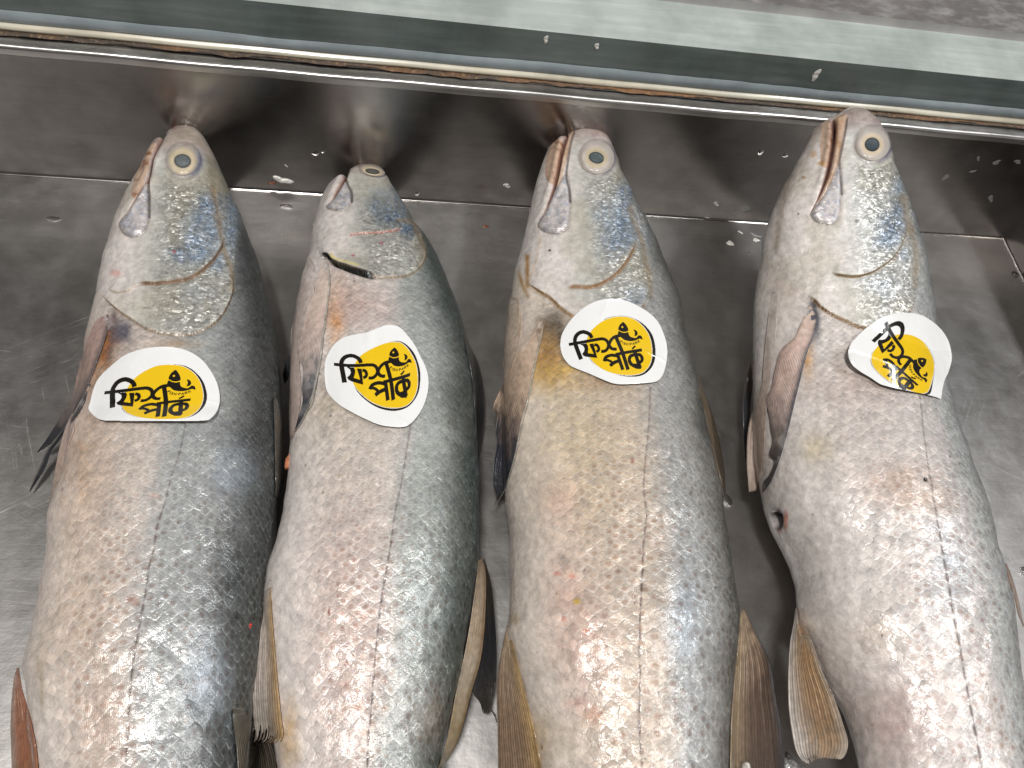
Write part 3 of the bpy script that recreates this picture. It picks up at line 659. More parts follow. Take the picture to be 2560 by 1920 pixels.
fish1['headpoly'] = [(150, 735)]+[tuple(p) for p in crom(Q('A', (725, 1410), (860, 1535), (940, 1590), (1080, 1672), (1200, 1702), (1340, 1707), (1470, 1680), (1580, 1610), (1650, 1510), (1695, 1380), (1700, 1250), (1730, 1150), (1760, 1080)), 5)]+[(640, 560), (620, 250), (300, 250)]

fish2 = dict(seed=23, blc=(.14, .185, .23), back=.58, g0=-.05, hd=.17, box=(680, 700, 1180, 1880), snl=.035,
    belly=C3(.65, .60, .57), flank=C3(.62, .56, .525), grey=C3(.41, .44, .425), dark=C3(.060, .075, .070),
    opercle=Q('D', (655, 920), (700, 915), (750, 970), (850, 1015), (950, 1050), (1050, 1080), (1150, 1085), (1250, 1075), (1350, 1050), (1430, 990), (1465, 900), (1440, 800), (1400, 720)),
    eye=Q('D', (1045, 243))[0]+(28, 17, 6.5, .18), easp=2.2, mouthw=4.2,
    blue=ell('D', [(1110, 490, 110, 110, .95), (1190, 610, 120, 90, .95), (1270, 480, 80, 110, .9), (1330, 710, 60, 70, 1.), (1300, 600, 90, 100, .6)], 3.16),
    band=[(Q('D', (1240, 630), (1370, 640), (1400, 720), (1440, 800), (1462, 900), (1430, 990)), 8, .8)],
    plates=[(Q('D', (640, 930), (700, 918), (750, 970), (850, 1015), (950, 1050), (1050, 1082), (1150, 1090), (1250, 1080), (1350, 1055), (1430, 995), (1468, 900), (1440, 800)), .0008, 2.2, (.20, .14, .08), -1),
            (Q('D', (630, 925), (662, 916), (700, 918), (750, 972), (850, 1018), (950, 1054), (1010, 1072), (1075, 1088)), .0026, 4.6, (.004, .003, .002), -1),
            (Q('D', (850, 775), (880, 745), (960, 732), (1100, 727), (1200, 714), (1290, 690)), .0007, 1.5, (.27, .08, .055), -1)],
    mouth=Q('D', (850, 240), (820, 310), (775, 390), (735, 460), (700, 515)),
    ulip=Q('D', (860, 235), (842, 270), (832, 330), (800, 400), (745, 465), (775, 385), (815, 300)),
    lipline=Q('D', (868, 235), (840, 300), (850, 350), (880, 410), (882, 480)),
    maxilla=Q('D', (838, 335), (868, 400), (880, 470), (855, 525), (785, 555), (712, 545), (682, 520), (745, 455), (795, 385)),
    lateral=Q('E', (1350, 890), (1330, 1000), (1300, 1200), (1270, 1380), (1240, 1500), (1215, 1650))+Q('F', (1215, 20), (1185, 200), (1150, 400), (1120, 650), (1100, 850), (1085, 1050), (1070, 1250), (1050, 1450), (1043, 1659)),
    stain_sheen=[(838, 790, 22, 60, (.62, .26, .03), 1.), (860, 740, 60, 70, (.55, .40, .33), .6), (900, 770, 90, 40, (.52, .36, .33), .5), (810, 1020, 90, 60, (.40, .31, .20), .5), (870, 1480, 90, 260, (.55, .40, .35), .5), (870, 1100, 120, 160, (.50, .44, .36), .4), (880, 1700, 90, 160, (.54, .40, .35), .5), (725, 1850, 25, 90, (.52, .33, .14), .7), (1060, 1790, 60, 90, (.40, .33, .26), .3), (950, 445, 60, 14, (.40, .26, .22), .7), (915, 412, 20, 10, (.50, .25, .22), .8), (822, 535, 20, 15, (.62, .38, .30), .7), (840, 640, 45, 30, (.50, .42, .40), .5)],
    mark=[(953, 608, 6, 3, (.35, .04, .06), 1), (883, 641, 5, 3, (.4, .05, .1), 1), (823, 1530, 3, 14, (.22, .06, .05), .9), (960, 1700, 10, 9, (.42, .25, .19), .7), (962, 1770, 8, 9, (.40, .24, .16), .7), (870, 1710, 13, 12, (.46, .28, .22), .6), (851, 1190, 8, 4, (.25, .18, .08), .6)],
    streak=[(Q('D', (715, 905), (760, 955), (850, 992), (960, 1025)), 3.4, (.60, .50, .16), .7), (Q('D', (560, 950), (520, 1100), (490, 1300), (480, 1500)), 6, (.45, .38, .35), .5), (Q('D', (490, 1000), (460, 1200), (450, 1500)), 4, (.42, .36, .34), .5)])
fish2['headpoly'] = [(700, 650)]+[tuple(p) for p in crom(Q('D', (655, 925), (700, 915), (750, 970), (850, 1015), (950, 1050), (1050, 1080), (1150, 1085), (1250, 1075), (1350, 1050), (1430, 990), (1465, 900), (1450, 800), (1440, 720), (1460, 650)), 5)]+[(1120, 500), (1050, 330), (750, 330)]

fish3 = dict(seed=37, back=.64, g0=-.02, hd=.17, box=(1290, 900, 1800, 1880), snl=.052,
    belly=C3(.62, .555, .50), flank=C3(.54, .455, .38), grey=C3(.38, .385, .38), dark=C3(.085, .085, .075),
    opercle=Q('G', (380, 1450), (470, 1510), (560, 1570), (620, 1640), (760, 1730), (1000, 1750), (1250, 1660), (1350, 1560), (1345, 1400)),
    eye=Q('G', (925, 450))[0]+(36, 18.5, 12.5, .25), mouthw=4.4,
    blue=ell('G', [(1150, 760, 80, 130, .85), (1150, 1000, 140, 160, 1.), (1080, 1150, 130, 120, .8), (1350, 1100, 45, 150, .85), (1000, 900, 120, 110, .45), (1230, 1560, 90, 90, .7), (1390, 1350, 40, 130, .6)], 3.16),
    band=[(Q('G', (1190, 850), (1230, 980), (1280, 1100), (1310, 1250), (1340, 1400), (1350, 1560)), 10, .8), (Q('G', (1240, 1130), (1170, 1250), (1100, 1350)), 8, .6)],
    plates=[(Q('G', (360, 1440), (470, 1510), (560, 1565), (640, 1640), (740, 1705), (900, 1760), (1100, 1760), (1250, 1680), (1330, 1560)), .0012, 3.4, (.30, .17, .06), -1),
            (Q('G', (670, 1500), (740, 1475), (860, 1475), (980, 1435), (1080, 1365), (1150, 1285), (1200, 1200), (1240, 1120)), .0012, 4.2, (.22, .12, .05), -1)],
    mouth=Q('G', (690, 270), (672, 330), (650, 400), (625, 520), (602, 640), (562, 760), (520, 870), (480, 950)),
    ulip=Q('G', (742, 235), (722, 330), (695, 460), (665, 560), (640, 660), (590, 770), (545, 850), (575, 755), (607, 650), (632, 520), (655, 400), (695, 290)),
    lip=Q('G', (560, 360), (620, 322), (655, 335), (640, 430), (612, 560), (588, 665), (535, 640), (512, 560), (528, 450)),
    lipline=Q('G', (745, 235), (720, 340), (695, 480), (680, 600), (702, 700), (712, 800)),
    maxilla=Q('G', (680, 590), (703, 700), (712, 800), (704, 950), (680, 1020), (600, 1058), (510, 1040), (462, 1000), (470, 955), (520, 870), (570, 770), (625, 680)),
    lateral=Q('H', (1355, 690), (1350, 900), (1335, 1100), (1315, 1300), (1310, 1450), (1325, 1640))+Q('I', (1190, 20), (1180, 300), (1165, 550), (1160, 800), (1165, 1000), (1160, 1250), (1165, 1450), (1180, 1659)),
    stain_sheen=[(1382, 825, 34, 46, (.09, .075, .06), 1.7), (1372, 900, 32, 36, (.34, .17, .04), 1.5), (1395, 925, 40, 10, (.70, .42, .03), 1.2), (1375, 940, 90, 40, (.55, .33, .06), .9), (1360, 880, 40, 60, (.36, .20, .06), .9), (1450, 1060, 130, 140, (.55, .45, .28), .55), (1440, 1220, 130, 130, (.54, .43, .30), .5), (1400, 1250, 50, 60, (.54, .36, .29), .5), (1410, 1500, 60, 170, (.54, .36, .29), .55), (1715, 1540, 40, 110, (.42, .48, .54), .6), (1470, 1640, 70, 140, (.52, .36, .32), .5), (1480, 1790, 28, 20, (.45, .18, .09), .7), (1440, 1760, 26, 16, (.48, .22, .16), .6), (1440, 1850, 90, 70, (.52, .43, .34), .5), (1500, 955, 90, 30, (.40, .28, .18), .6), (1280, 850, 25, 90, (.50, .38, .26), .6), (1350, 700, 70, 70, (.60, .50, .38), .5), (1465, 312, 26, 18, (.36, .20, .19), .8), (1340, 1850, 40, 60, (.55, .40, .2), .5)],  # the pale bluish entry paints a highlight into the lower flank
    mark=[(1442, 1503, 10, 8, (.55, .36, .05), .9), (1430, 1440, 8, 6, (.5, .14, .1), .7), (1392, 1433, 10, 6, (.5, .18, .14), .7), (1468, 1580, 12, 8, (.45, .16, .09), .8), (1409, 1547, 7, 7, (.5, .18, .14), .7), (1473, 303, 7, 4, (.05, .03, .03), .8), (1374, 626, 4, 3, (.05, .02, .02), 1), (1288, 627, 4, 8, (.08, .04, .02), 1), (1284, 810, 3, 9, (.1, .03, .02), 1), (1582, 1152, 4, 7, (.3, .06, .05), .8), (1341, 1882, 5, 4, (.12, .03, .02), 1), (1355, 1868, 3, 6, (.2, .09, .04), .8), (1283, 1548, 20, 16, (.40, .32, .2), .6), (1500, 330, 20, 12, (.33, .22, .2), .5)],
    streak=[(Q('G', (375, 1200), (372, 1300), (375, 1500)), 6, (.34, .19, .06), .9), (Q('G', (300, 1330), (330, 1440), (390, 1580)), 5, (.36, .22, .1), .8), (Q('G', (480, 1060), (460, 1200), (390, 1430)), 4, (.5, .38, .26), .5), (Q('H', (390, 70), (400, 200), (385, 330)), 4, (.36, .20, .1), .7), (Q('H', (360, 60), (350, 200), (330, 420)), 3, (.40, .30, .22), .6)])
fish3['headpoly'] = [(1240, 690)]+[tuple(p) for p in crom(Q('G', (360, 1440), (470, 1510), (560, 1565), (640, 1640), (740, 1705), (900, 1760), (1100, 1760), (1250, 1680), (1330, 1560), (1370, 1400), (1400, 1250), (1420, 1150)), 5)]+[(1640, 540), (1560, 240), (1300, 240)]

fish4 = dict(seed=53, back=.76, g0=.15, cheek=(.56, .56, .53), cs=.62, hd=.18, box=(2010, 900, 2480, 1880), snl=.060,
    belly=C3(.64, .59, .56), flank=C3(.63, .58, .55), grey=C3(.46, .475, .47), dark=C3(.075, .08, .08),
    opercle=Q('J', (500, 1420), (600, 1480), (700, 1560), (800, 1660), (950, 1740), (1100, 1800), (1250, 1780), (1370, 1690), (1430, 1550), (1430, 1350)),
    eye=Q('J', (1110, 465))[0]+(39, 17.8, 16.5, .3), mouthw=4.4,
    blue=ell('J', [(1310, 880, 60, 170, 1.), (1250, 1080, 110, 130, .95), (1440, 1010, 40, 190, 1.), (1200, 1180, 90, 60, .5), (1340, 1270, 50, 60, .5), (1180, 1500, 150, 90, .3)], 2.9105),
    band=[(Q('J', (1345, 850), (1365, 980), (1395, 1080), (1420, 1200), (1432, 1350), (1430, 1500)), 12, .8), (Q('J', (1375, 1080), (1320, 1200), (1280, 1290)), 8, .6)],
    plates=[(Q('K', (620, 20), (690, 65), (740, 115), (820, 165), (920, 212), (1000, 250), (1100, 262), (1250, 240), (1370, 150), (1430, 20)), .0014, 3.6, (.22, .12, .035), -1),
            (Q('J', (800, 1395), (860, 1415), (980, 1428), (1090, 1405), (1180, 1355), (1260, 1290), (1320, 1200), (1360, 1100)), .0013, 3.6, (.17, .11, .05), -1)],
    mouth=Q('J', (822, 285), (830, 350), (817, 500), (792, 640), (762, 740), (712, 860), (665, 950)),
    ulip=Q('J', (925, 255), (912, 350), (888, 480), (862, 620), (820, 740), (770, 830), (715, 900), (722, 858), (770, 740), (800, 640), (826, 500), (838, 350), (835, 290), (870, 262)),
    lip=Q('J', (760, 305), (805, 312), (815, 400), (805, 520), (785, 630), (745, 640), (730, 560), (728, 450), (738, 350)),
    lipline=Q('J', (925, 255), (915, 350), (890, 480), (868, 600), (880, 700), (890, 820)),
    maxilla=Q('J', (872, 610), (884, 740), (886, 850), (872, 975), (832, 1038), (770, 1048), (702, 1030), (660, 980), (690, 925), (750, 850), (810, 745)),
    lateral=Q('K', (1450, 740), (1470, 900), (1490, 1080), (1520, 1260), (1550, 1440), (1580, 1640))+Q('L', (1440, 200), (1480, 450), (1520, 680), (1560, 900), (1600, 1130), (1640, 1350), (1680, 1550), (1700, 1659)),
    stain_sheen=[(2380, 1420, 50, 110, (.46, .52, .58), .5), (2034, 800, 15, 50, (.08, .08, .10), 1.5), (2060, 620, 60, 60, (.60, .46, .34), .5), (2020, 900, 14, 50, (.55, .30, .10), .9), (2150, 960, 120, 60, (.42, .30, .25), .5), (2120, 1080, 120, 90, (.46, .39, .35), .4), (2040, 1120, 40, 40, (.54, .45, .26), .5), (2240, 1200, 90, 40, (.54, .36, .27), .5), (2290, 1250, 90, 30, (.54, .38, .28), .5), (2190, 1580, 60, 60, (.52, .42, .34), .5), (2250, 1800, 110, 120, (.47, .33, .30), .6), (2160, 290, 30, 14, (.45, .12, .12), .85), (2150, 360, 26, 60, (.44, .35, .32), .6), (2005, 1620, 20, 60, (.30, .24, .16), .6), (2105, 1850, 18, 70, (.40, .22, .10), .6), (1960, 700, 50, 90, (.46, .37, .30), .6), (2040, 660, 40, 30, (.62, .52, .48), .5), (1955, 500, 20, 120, (.30, .24, .19), .7)],  # first entry is a bluish highlight put into the flank colour
    mark=[(2315, 1198, 5.5, 5.5, (.012, .01, .01), 1.8), (1941, 1302, 19, 26, (.008, .006, .006), 2.6), (1966, 1300, 6, 26, (.42, .14, .08), .9), (1950, 1330, 8, 8, (.35, .1, .05), .8), (2143, 552, 6, 5, (.03, .02, .02), 1), (2054, 408, 12, 6, (.42, .25, .10), .8), (2008, 443, 6, 4, (.3, .18, .1), .8), (1996, 535, 3, 3, (.05, .03, .03), .9), (1888, 620, 4, 12, (.06, .04, .03), 1), (1884, 735, 5, 10, (.15, .08, .05), .8), (2238, 1905, 4, 4, (.15, .05, .03), 1), (2205, 1589, 3, 3, (.1, .05, .03), 1), (2032, 385, 10, 10, (.45, .26, .12), .7)],
    pit=[(1937, 1302, 15, 17, .008), (2315, 1198, 5, 5, .0012)],
    streak=[(Q('J', (520, 640), (470, 850), (420, 1100), (400, 1300)), 9, (.30, .24, .19), .6), (Q('J', (700, 400), (640, 560), (560, 760)), 4, (.42, .34, .28), .5), (Q('L', (520, 700), (640, 930), (720, 1120), (800, 1350)), 4, (.22, .16, .12), .5)])
fish4['headpoly'] = [(1860, 690)]+[tuple(p) for p in crom(Q('K', (430, -60), (560, -10), (690, 65), (740, 115), (820, 165), (920, 212), (1000, 250), (1100, 262), (1250, 240), (1370, 150), (1430, 20), (1440, -80), (1470, -160), (1500, -220)), 5)]+[(2330, 560), (2240, 200), (2000, 200)]

FD = [
 ('f1', fish1, Q('A', (1350, 175))[0],
  Q('A', (1290, 185), (1240, 215), (1180, 270), (1130, 300), (1060, 400), (1000, 510), (900, 680), (830, 850), (790, 1000), (745, 1130), (715, 1270), (690, 1400))+[(222, 790), (205, 900), (186, 1010), (161, 1144), (137, 1230), (120, 1281), (114, 1340), (110, 1384), (93, 1487), (69, 1590), (52, 1660), (62, 1760), (75, 1840), (84, 1920)],
  Q('A', (1400, 190), (1440, 220), (1520, 340), (1600, 500), (1680, 680), (1740, 820), (1810, 1000), (1870, 1150), (1920, 1300), (1960, 1450), (1990, 1600))+[(691, 852), (697, 903), (703, 972), (705, 1060), (702, 1157), (694, 1273), (685, 1400), (665, 1560), (645, 1700), (612, 1920)],
  .050, .040, .66, 'leftmost silver fish, its sticker straight along the lower edge'),
 ('f2', fish2, Q('D', (1000, 185))[0],
  Q('D', (940, 200), (880, 230), (835, 265), (790, 290), (720, 310), (680, 380), (640, 450), (600, 600), (570, 720), (555, 850), (525, 930), (480, 1100), (440, 1300), (415, 1500))+Q('E', (408, 200), (402, 400), (395, 600), (395, 900), (395, 1050), (365, 1300), (335, 1600))+[(690, 1350), (666, 1419), (657, 1480), (662, 1560), (668, 1660), (674, 1760), (681, 1840), (694, 1920)],
  Q('D', (1070, 200), (1120, 240), (1190, 340), (1250, 430), (1310, 520), (1380, 640), (1460, 740), (1540, 880), (1620, 1050), (1680, 1200), (1740, 1380), (1790, 1530))+Q('E', (1835, 350), (1858, 600), (1870, 900), (1880, 1100), (1890, 1350), (1890, 1600))+[(1199, 1360), (1196, 1430), (1180, 1522), (1158, 1642), (1137, 1745), (1116, 1831), (1099, 1920)],
  .030, .042, .68, 'short blunt headed fish, second from left, dark gap behind its gill cover'),
 ('f3', fish3, Q('G', (840, 165))[0],
  Q('G', (790, 180), (750, 220), (690, 275), (620, 312), (560, 340), (510, 450), (460, 600), (410, 780), (370, 980), (320, 1190), (270, 1350), (240, 1550))+[(1268, 799), (1260, 867), (1257, 943), (1258, 1050), (1261, 1160), (1265, 1245), (1269, 1297), (1276, 1350), (1277, 1453), (1273, 1522), (1266, 1580), (1276, 1645), (1295, 1711), (1315, 1797), (1341, 1920)],
  Q('G', (890, 175), (930, 200), (1000, 280), (1060, 390), (1110, 540), (1180, 670), (1240, 800), (1320, 920), (1390, 1080), (1450, 1230), (1510, 1380), (1560, 1500))+Q('H', (1575, 50), (1610, 250), (1660, 430), (1710, 650), (1750, 850), (1790, 1050), (1830, 1200), (1870, 1350), (1893, 1500), (1903, 1659))+[(1824, 1350), (1832, 1419), (1842, 1470), (1850, 1530), (1850, 1580), (1843, 1659), (1835, 1762), (1831, 1920)],
  .068, .046, .66, 'third fish from the left, with a yellow tinged belly'),
 ('f4', fish4, Q('J', (970, 195))[0],
  Q('J', (930, 203), (890, 225), (830, 270), (760, 290), (690, 330), (650, 410), (580, 560), (500, 700), (430, 830), (370, 980), (320, 1130), (295, 1300), (270, 1450), (250, 1600))+[(1884, 764), (1882, 833), (1882, 902), (1883, 970), (1884, 1060), (1888, 1150), (1900, 1228), (1910, 1280), (1927, 1330), (1954, 1380), (1974, 1423), (1988, 1470), (1991, 1519), (1996, 1570), (2008, 1600), (2031, 1655), (2062, 1710), (2097, 1770), (2120, 1839), (2139, 1920)],
  Q('J', (1020, 200), (1060, 215), (1140, 280), (1200, 370), (1240, 470), (1270, 600), (1340, 750), (1400, 900), (1450, 1050), (1490, 1200), (1520, 1350), (1560, 1550))+Q('K', (1570, 80), (1590, 250), (1650, 570), (1720, 850), (1790, 1050), (1850, 1250), (1930, 1450), (1990, 1640))+[(2494, 1357), (2514, 1415), (2530, 1465), (2541, 1550), (2550, 1627), (2560, 1704), (2578, 1820), (2592, 1920)],
  .114, .055, .66, 'rightmost silver fish, snout over the tray rim, dark wound in its belly'),
]
for key, cfg, tip, Lp_, Rp_, zt, zb, kr, lab in FD:
    build_fish(key, tip, Lp_, Rp_, zt, zb, kr, make_paint(cfg), lab, zhead={'f1': .16, 'f2': .12, 'f3': .20, 'f4': .26}[key])

def surf(key, X, Y, fit=False):                    # distance along the view rays to the fish, extended smoothly past its edge
    D = ray(X, Y); sh = X.shape; D2 = D.reshape(-1, 3); t = np.full(len(D2), np.nan); o = Vector(CAM); b = FISH[key]['bvh']
    for i in range(len(D2)):
        r = b.ray_cast(o, Vector(D2[i]))
        if r[3] is not None: t[i] = r[3]
    ok = np.isfinite(t); x = X.ravel(); y = Y.ravel(); mx, my = x.mean(), y.mean(); sx = max(np.ptp(x), np.ptp(y), 1)/2
    u, v = (x-mx)/sx, (y-my)/sx; A = np.stack([np.ones_like(u), u, v, u*u, u*v, v*v], -1)
    cf = np.linalg.lstsq(A[ok], t[ok], rcond=None)[0]; tf = A@cf
    out = tf if fit else np.where(ok, t, tf)
    return out.reshape(sh), t.reshape(sh)
def onray(X, Y, t): return CAM+ray(X, Y)*t[..., None]

# ---- eyes
M_eye = NT('eye_iris'); _c = M_eye.attr('Col').outputs['Color']; M_eye.P(Base_Color=_c, Roughness=.3, Coat_Weight=.5, Coat_Roughness=.12); M_eye = M_eye.m
M_pupil = NT('eye_pupil'); _c = M_pupil.attr('Col').outputs['Color']; M_pupil.P(Base_Color=_c, Roughness=.2, Coat_Weight=.7, Coat_Roughness=.1); M_pupil = M_pupil.m
def eye(key, cx, cy, R, r, ang, asp, gold, haze_, pa, pasp, pr_, gf=.9):
    root = FISH[key]['root']; n, m = 26, 48
    def disc(R0, lift, name, parent, mat, colf, asp_, ang_, n=n):
        k = (np.arange(n)/(n-1.))[:, None]; b = np.linspace(0, 2*pi, m, endpoint=False)[None, :]
        X0 = R0*k*np.cos(b); Y0 = R0*k*np.sin(b)/asp_*np.ones_like(k)
        X = cx+X0*cos(ang_)-Y0*sin(ang_); Y = cy+X0*sin(ang_)+Y0*cos(ang_)
        t, _ = surf(key, X, Y, True); t0, _ = surf(key, X, Y)
        t = np.minimum(t, t0)-lift(k*np.ones_like(b)); P = onray(X, Y, t)
        c = colf(k*np.ones_like(b), np.arctan2(Y-cy, X-cx))
        return mesh(name, rel(P.reshape(-1, 3), root) if parent is root else rel(P.reshape(-1, 3), root), grid_faces(n, m, True)[:, ::-1], mat, parent, True, c.reshape(-1, 3))
    def ci(k, th):
        rr = k; nz_ = fbm(np.cos(th)*3*k+5, np.sin(th)*3*k+5, 3, 3)
        c = lerp(np.array(gold)*np.ones(k.shape+(3,)), C3(.46, .41, .37), ss(gf-.10, gf+.06, rr+(nz_-.5)*.12))
        c = lerp(c, C3(.44, .39, .36), ss(.93, 1., rr)*.9); c = lerp(c, np.array(gold)*.75, (np.exp(-((rr-r/R)/.10)**2))*.55)
        c = lerp(c, C3(.52, .49, .45), ss(.45, .75, fbm(np.cos(th)*2*k+1, np.sin(th)*2*k+8, 13, 3))*.25); return c*(.85+.3*nz_)[..., None]
    e = disc(R, lambda k: .0016+.0016*np.sqrt(np.maximum(1-k*k, 0))-.0012*ss(.75, 1, k), 'eye', root, M_eye, ci, asp, ang)
    def cp(k, th):
        nz_ = fbm(np.cos(th)*4*k+9, np.sin(th)*4*k+2, 7, 3); c = lerp(np.array(haze_)*np.ones(k.shape+(3,)), np.array(haze_)*.45, ss(.72, .98, k)); return c*(.8+.4*nz_)[..., None]
    disc(pr_, lambda k: .0038+.0004*(1-k*k), 'pupil', e, M_pupil, cp, pasp, pa, 14)
eye('f1', *Q('A', (1328, 442))[0], 38, 20, 0, 1.02, (.56, .47, .33), (.125, .14, .145), .1, 1.25, 21, .93)
eye('f2', *Q('D', (1047, 246))[0], 31, 17, .2, 2.45, (.52, .43, .30), (.085, .085, .075), .15, 2.9, 18)
eye('f3', *Q('G', (920, 455))[0], 45, 18, .2, 1.1, (.50, .42, .29), (.075, .095, .10), .3, 1.35, 19, .66)
eye('f4', *Q('J', (1108, 468))[0], 43, 17, .2, 1.05, (.57, .47, .34), (.045, .06, .07), .2, 1.08, 18.5, .70)

# ------------------------------------------------------------------ fins
def fin(key, name, A, B, za, zb_, colf, nt_=70, nu=26, jag=0., rip=.0006, seed=0, thick=.0006, label=None, parent=None, rooted=True):
    """A, B: the two long edges from root to tip; za, zb_: heights along them."""
    root = FISH[key]['root'] if parent is None else parent; base = FISH[key]['root']
    A = crom(A, 8); B = crom(B, 8)
    def rs(P, n):
        L = np.r_[0, np.cumsum(np.hypot(*np.diff(P, axis=0).T))]; q = np.linspace(0, L[-1], n); return np.stack([np.interp(q, L, P[:, 0]), np.interp(q, L, P[:, 1])], -1)
    A = rs(A, nt_); B = rs(B, nt_); t = np.linspace(0, 1, nt_); u = np.linspace(0, 1, nu)
    X = A[:, None, 0]*(1-u)+B[:, None, 0]*u; Y = A[:, None, 1]*(1-u)+B[:, None, 1]*u
    Z = np.interp(t, np.linspace(0, 1, len(za)), za)[:, None]*(1-u)+np.interp(t, np.linspace(0, 1, len(zb_)), zb_)[:, None]*u
    Z = Z+rip*.45*np.sin(u*2*pi*9+seed+3*np.sin(u*7+seed))[None, :]*np.sin(pi*t)[:, None]+.0015*(fbm(t[:, None]*3+seed, u[None, :]*2, seed, 2)-.5)
    Z = np.maximum(Z, .0012)
    P = at(X, Y, Z); D_ = ray(X, Y); tz = np.linalg.norm(P-CAM, axis=-1); _, tr = surf(key, X, Y)
    tr = np.where(np.isfinite(tr), tr, 9.); off_ = -.0080+.0102*ss(.0, .14, t)[:, None]; tn = np.minimum(np.where(t[:, None] < .16, tr, tz), tr-off_) if rooted else np.minimum(tz, tr-.0022)
    tn = np.where(tr > 8, tz, tn)
    for _k in range(4):
        p_ = np.pad(tn, 1, 'edge'); tn = np.minimum(tn, (p_[1:-1, 1:-1]*2+p_[:-2, 1:-1]+p_[2:, 1:-1]+p_[1:-1, :-2]+p_[1:-1, 2:])/6)
    P = CAM+D_*tn[..., None]
    keep = np.ones((nt_-1, nu-1), bool)
    if jag:
        rr = np.random.RandomState(seed); L = 1-jag*rr.rand(nu-1)**1.3; keep = t[:-1, None] < L[None, :]
    n = nt_*nu; V = np.concatenate([P.reshape(-1, 3), (P-np.array([0, 0, thick])).reshape(-1, 3)])
    G = np.arange(n).reshape(nt_, nu); f = np.stack([G[:-1, :-1], G[:-1, 1:], G[1:, 1:], G[1:, :-1]], -1)[keep]
    pc = colf(t[:, None]*np.ones((1, nu)), u[None, :]*np.ones((nt_, 1)), X, Y)
    r_ = (u[None, :]*np.ones((nt_, 1))).ravel()
    F_ = np.concatenate([f, f[:, ::-1]+n])
    # edge walls
    e = {}
    for q in f:
        for a, b in ((q[0], q[1]), (q[1], q[2]), (q[2], q[3]), (q[3], q[0])):
            if (b, a) in e: e.pop((b, a))
            else: e[(a, b)] = 1
    F_ = np.concatenate([F_, np.array([(a, a+n, b+n, b) for a, b in e])])
    o = mesh(name, rel(V, base), F_, M_fin, root, True, np.tile(pc.reshape(-1, 3), (2, 1)), {'ray': np.tile(r_, 2)})
    if label: o['label'] = label
    return o
def cf(stops_t, edge=None, e0=None, e1=None, noise=.25):
    ts_ = [s[0] for s in stops_t]; cs_ = np.array([s[1] for s in stops_t], float)
    def g(t, u, X, Y):
        c = np.stack([np.interp(t+(fbm(X/12, Y/25, 4, 3)-.5)*noise, ts_, cs_[:, i]) for i in range(3)], -1)
        if e0: m = np.exp(-(u/e0[0])**2)*e0[2]; c = lerp(c, C3(*e0[1]), m)
        if e1: m = np.exp(-((1-u)/e1[0])**2)*e1[2]; c = lerp(c, C3(*e1[1]), m)
        return c
    return g
PK, TAN, DKF, WH = (.50, .38, .33), (.40, .29, .20), (.035, .037, .045), (.58, .54, .50)
# fish 1
fin('f1', 'pectoral_fin', Q('B', (765, -40), (690, 20), (625, 180), (565, 380), (520, 560), (440, 700), (350, 850), (262, 970)), Q('B', (790, -40), (785, 60), (720, 260), (650, 440), (570, 600), (490, 750), (395, 880), (270, 972)),
    [.050, .046, .040, .033, .026, .018, .008], [.058, .054, .048, .040, .030, .020, .008], cf([(0, (.42, .30, .28)), (.35, (.40, .28, .24)), (.6, (.20, .16, .15)), (.85, DKF), (1, DKF)], e1=(.22, (.05, .05, .06), .8)), jag=.12, seed=2)
fin('f1', 'pectoral_fin_ray', Q('B', (640, 460), (560, 640), (470, 780), (390, 880), (330, 960), (270, 1090), (213, 1245)), Q('B', (665, 470), (585, 650), (500, 770), (420, 890), (370, 960), (320, 1090), (218, 1247)),
    [.042, .032, .020, .010, .005], [.043, .032, .020, .010, .005], cf([(0, (.10, .09, .09)), (.5, DKF), (1, DKF)], e0=(.3, (.45, .42, .40), .7)), seed=3, nu=10)
fin('f1', 'pelvic_fin', Q('B', (520, 680), (470, 800), (435, 920), (410, 1040), (385, 1180), (354, 1335)), Q('B', (560, 700), (530, 820), (490, 930), (455, 1060), (420, 1180), (360, 1338)),
    [.036, .03, .022, .014, .005], [.040, .034, .026, .016, .005], cf([(0, (.52, .42, .38)), (.6, (.54, .40, .34)), (1, (.52, .46, .38))]), seed=4, nu=14)
fin('f1', 'anal_fin', Q('C', (122, 930), (100, 1010), (85, 1150), (76, 1350), (80, 1500), (88, 1760)), Q('C', (135, 930), (160, 1080), (200, 1220), (240, 1400), (265, 1550), (280, 1760)),
    [.034, .030, .026, .024, .022], [.036, .036, .036, .036, .036], cf([(0, (.34, .15, .09)), (.5, (.32, .13, .07)), (1, (.30, .12, .06))], e0=(.22, (.30, .26, .23), .8)), seed=5)
fin('f1', 'dorsal_fin', Q('B', (1990, 470), (2025, 620), (2050, 800), (2060, 950), (2050, 1150), (2035, 1280)), Q('B', (1985, 470), (1995, 700), (2000, 900), (2005, 1100), (2005, 1280)),
    [.030, .024, .02, .018, .014, .010], [.034, .034, .034, .034, .034], cf([(0, (.08, .075, .06)), (1, (.10, .085, .07))]), seed=6, nu=12)
fin('f1', 'rear_dorsal_fin', Q('F', (130, 1180), (180, 1300), (300, 1400), (370, 1540), (400, 1780)), Q('F', (60, 1180), (70, 1350), (90, 1500), (100, 1650), (105, 1780)),
    [.026, .018, .012, .008, .006], [.034, .034, .034, .034, .034], cf([(0, (.09, .085, .07)), (1, (.12, .10, .075))]), seed=7, rip=.0016)
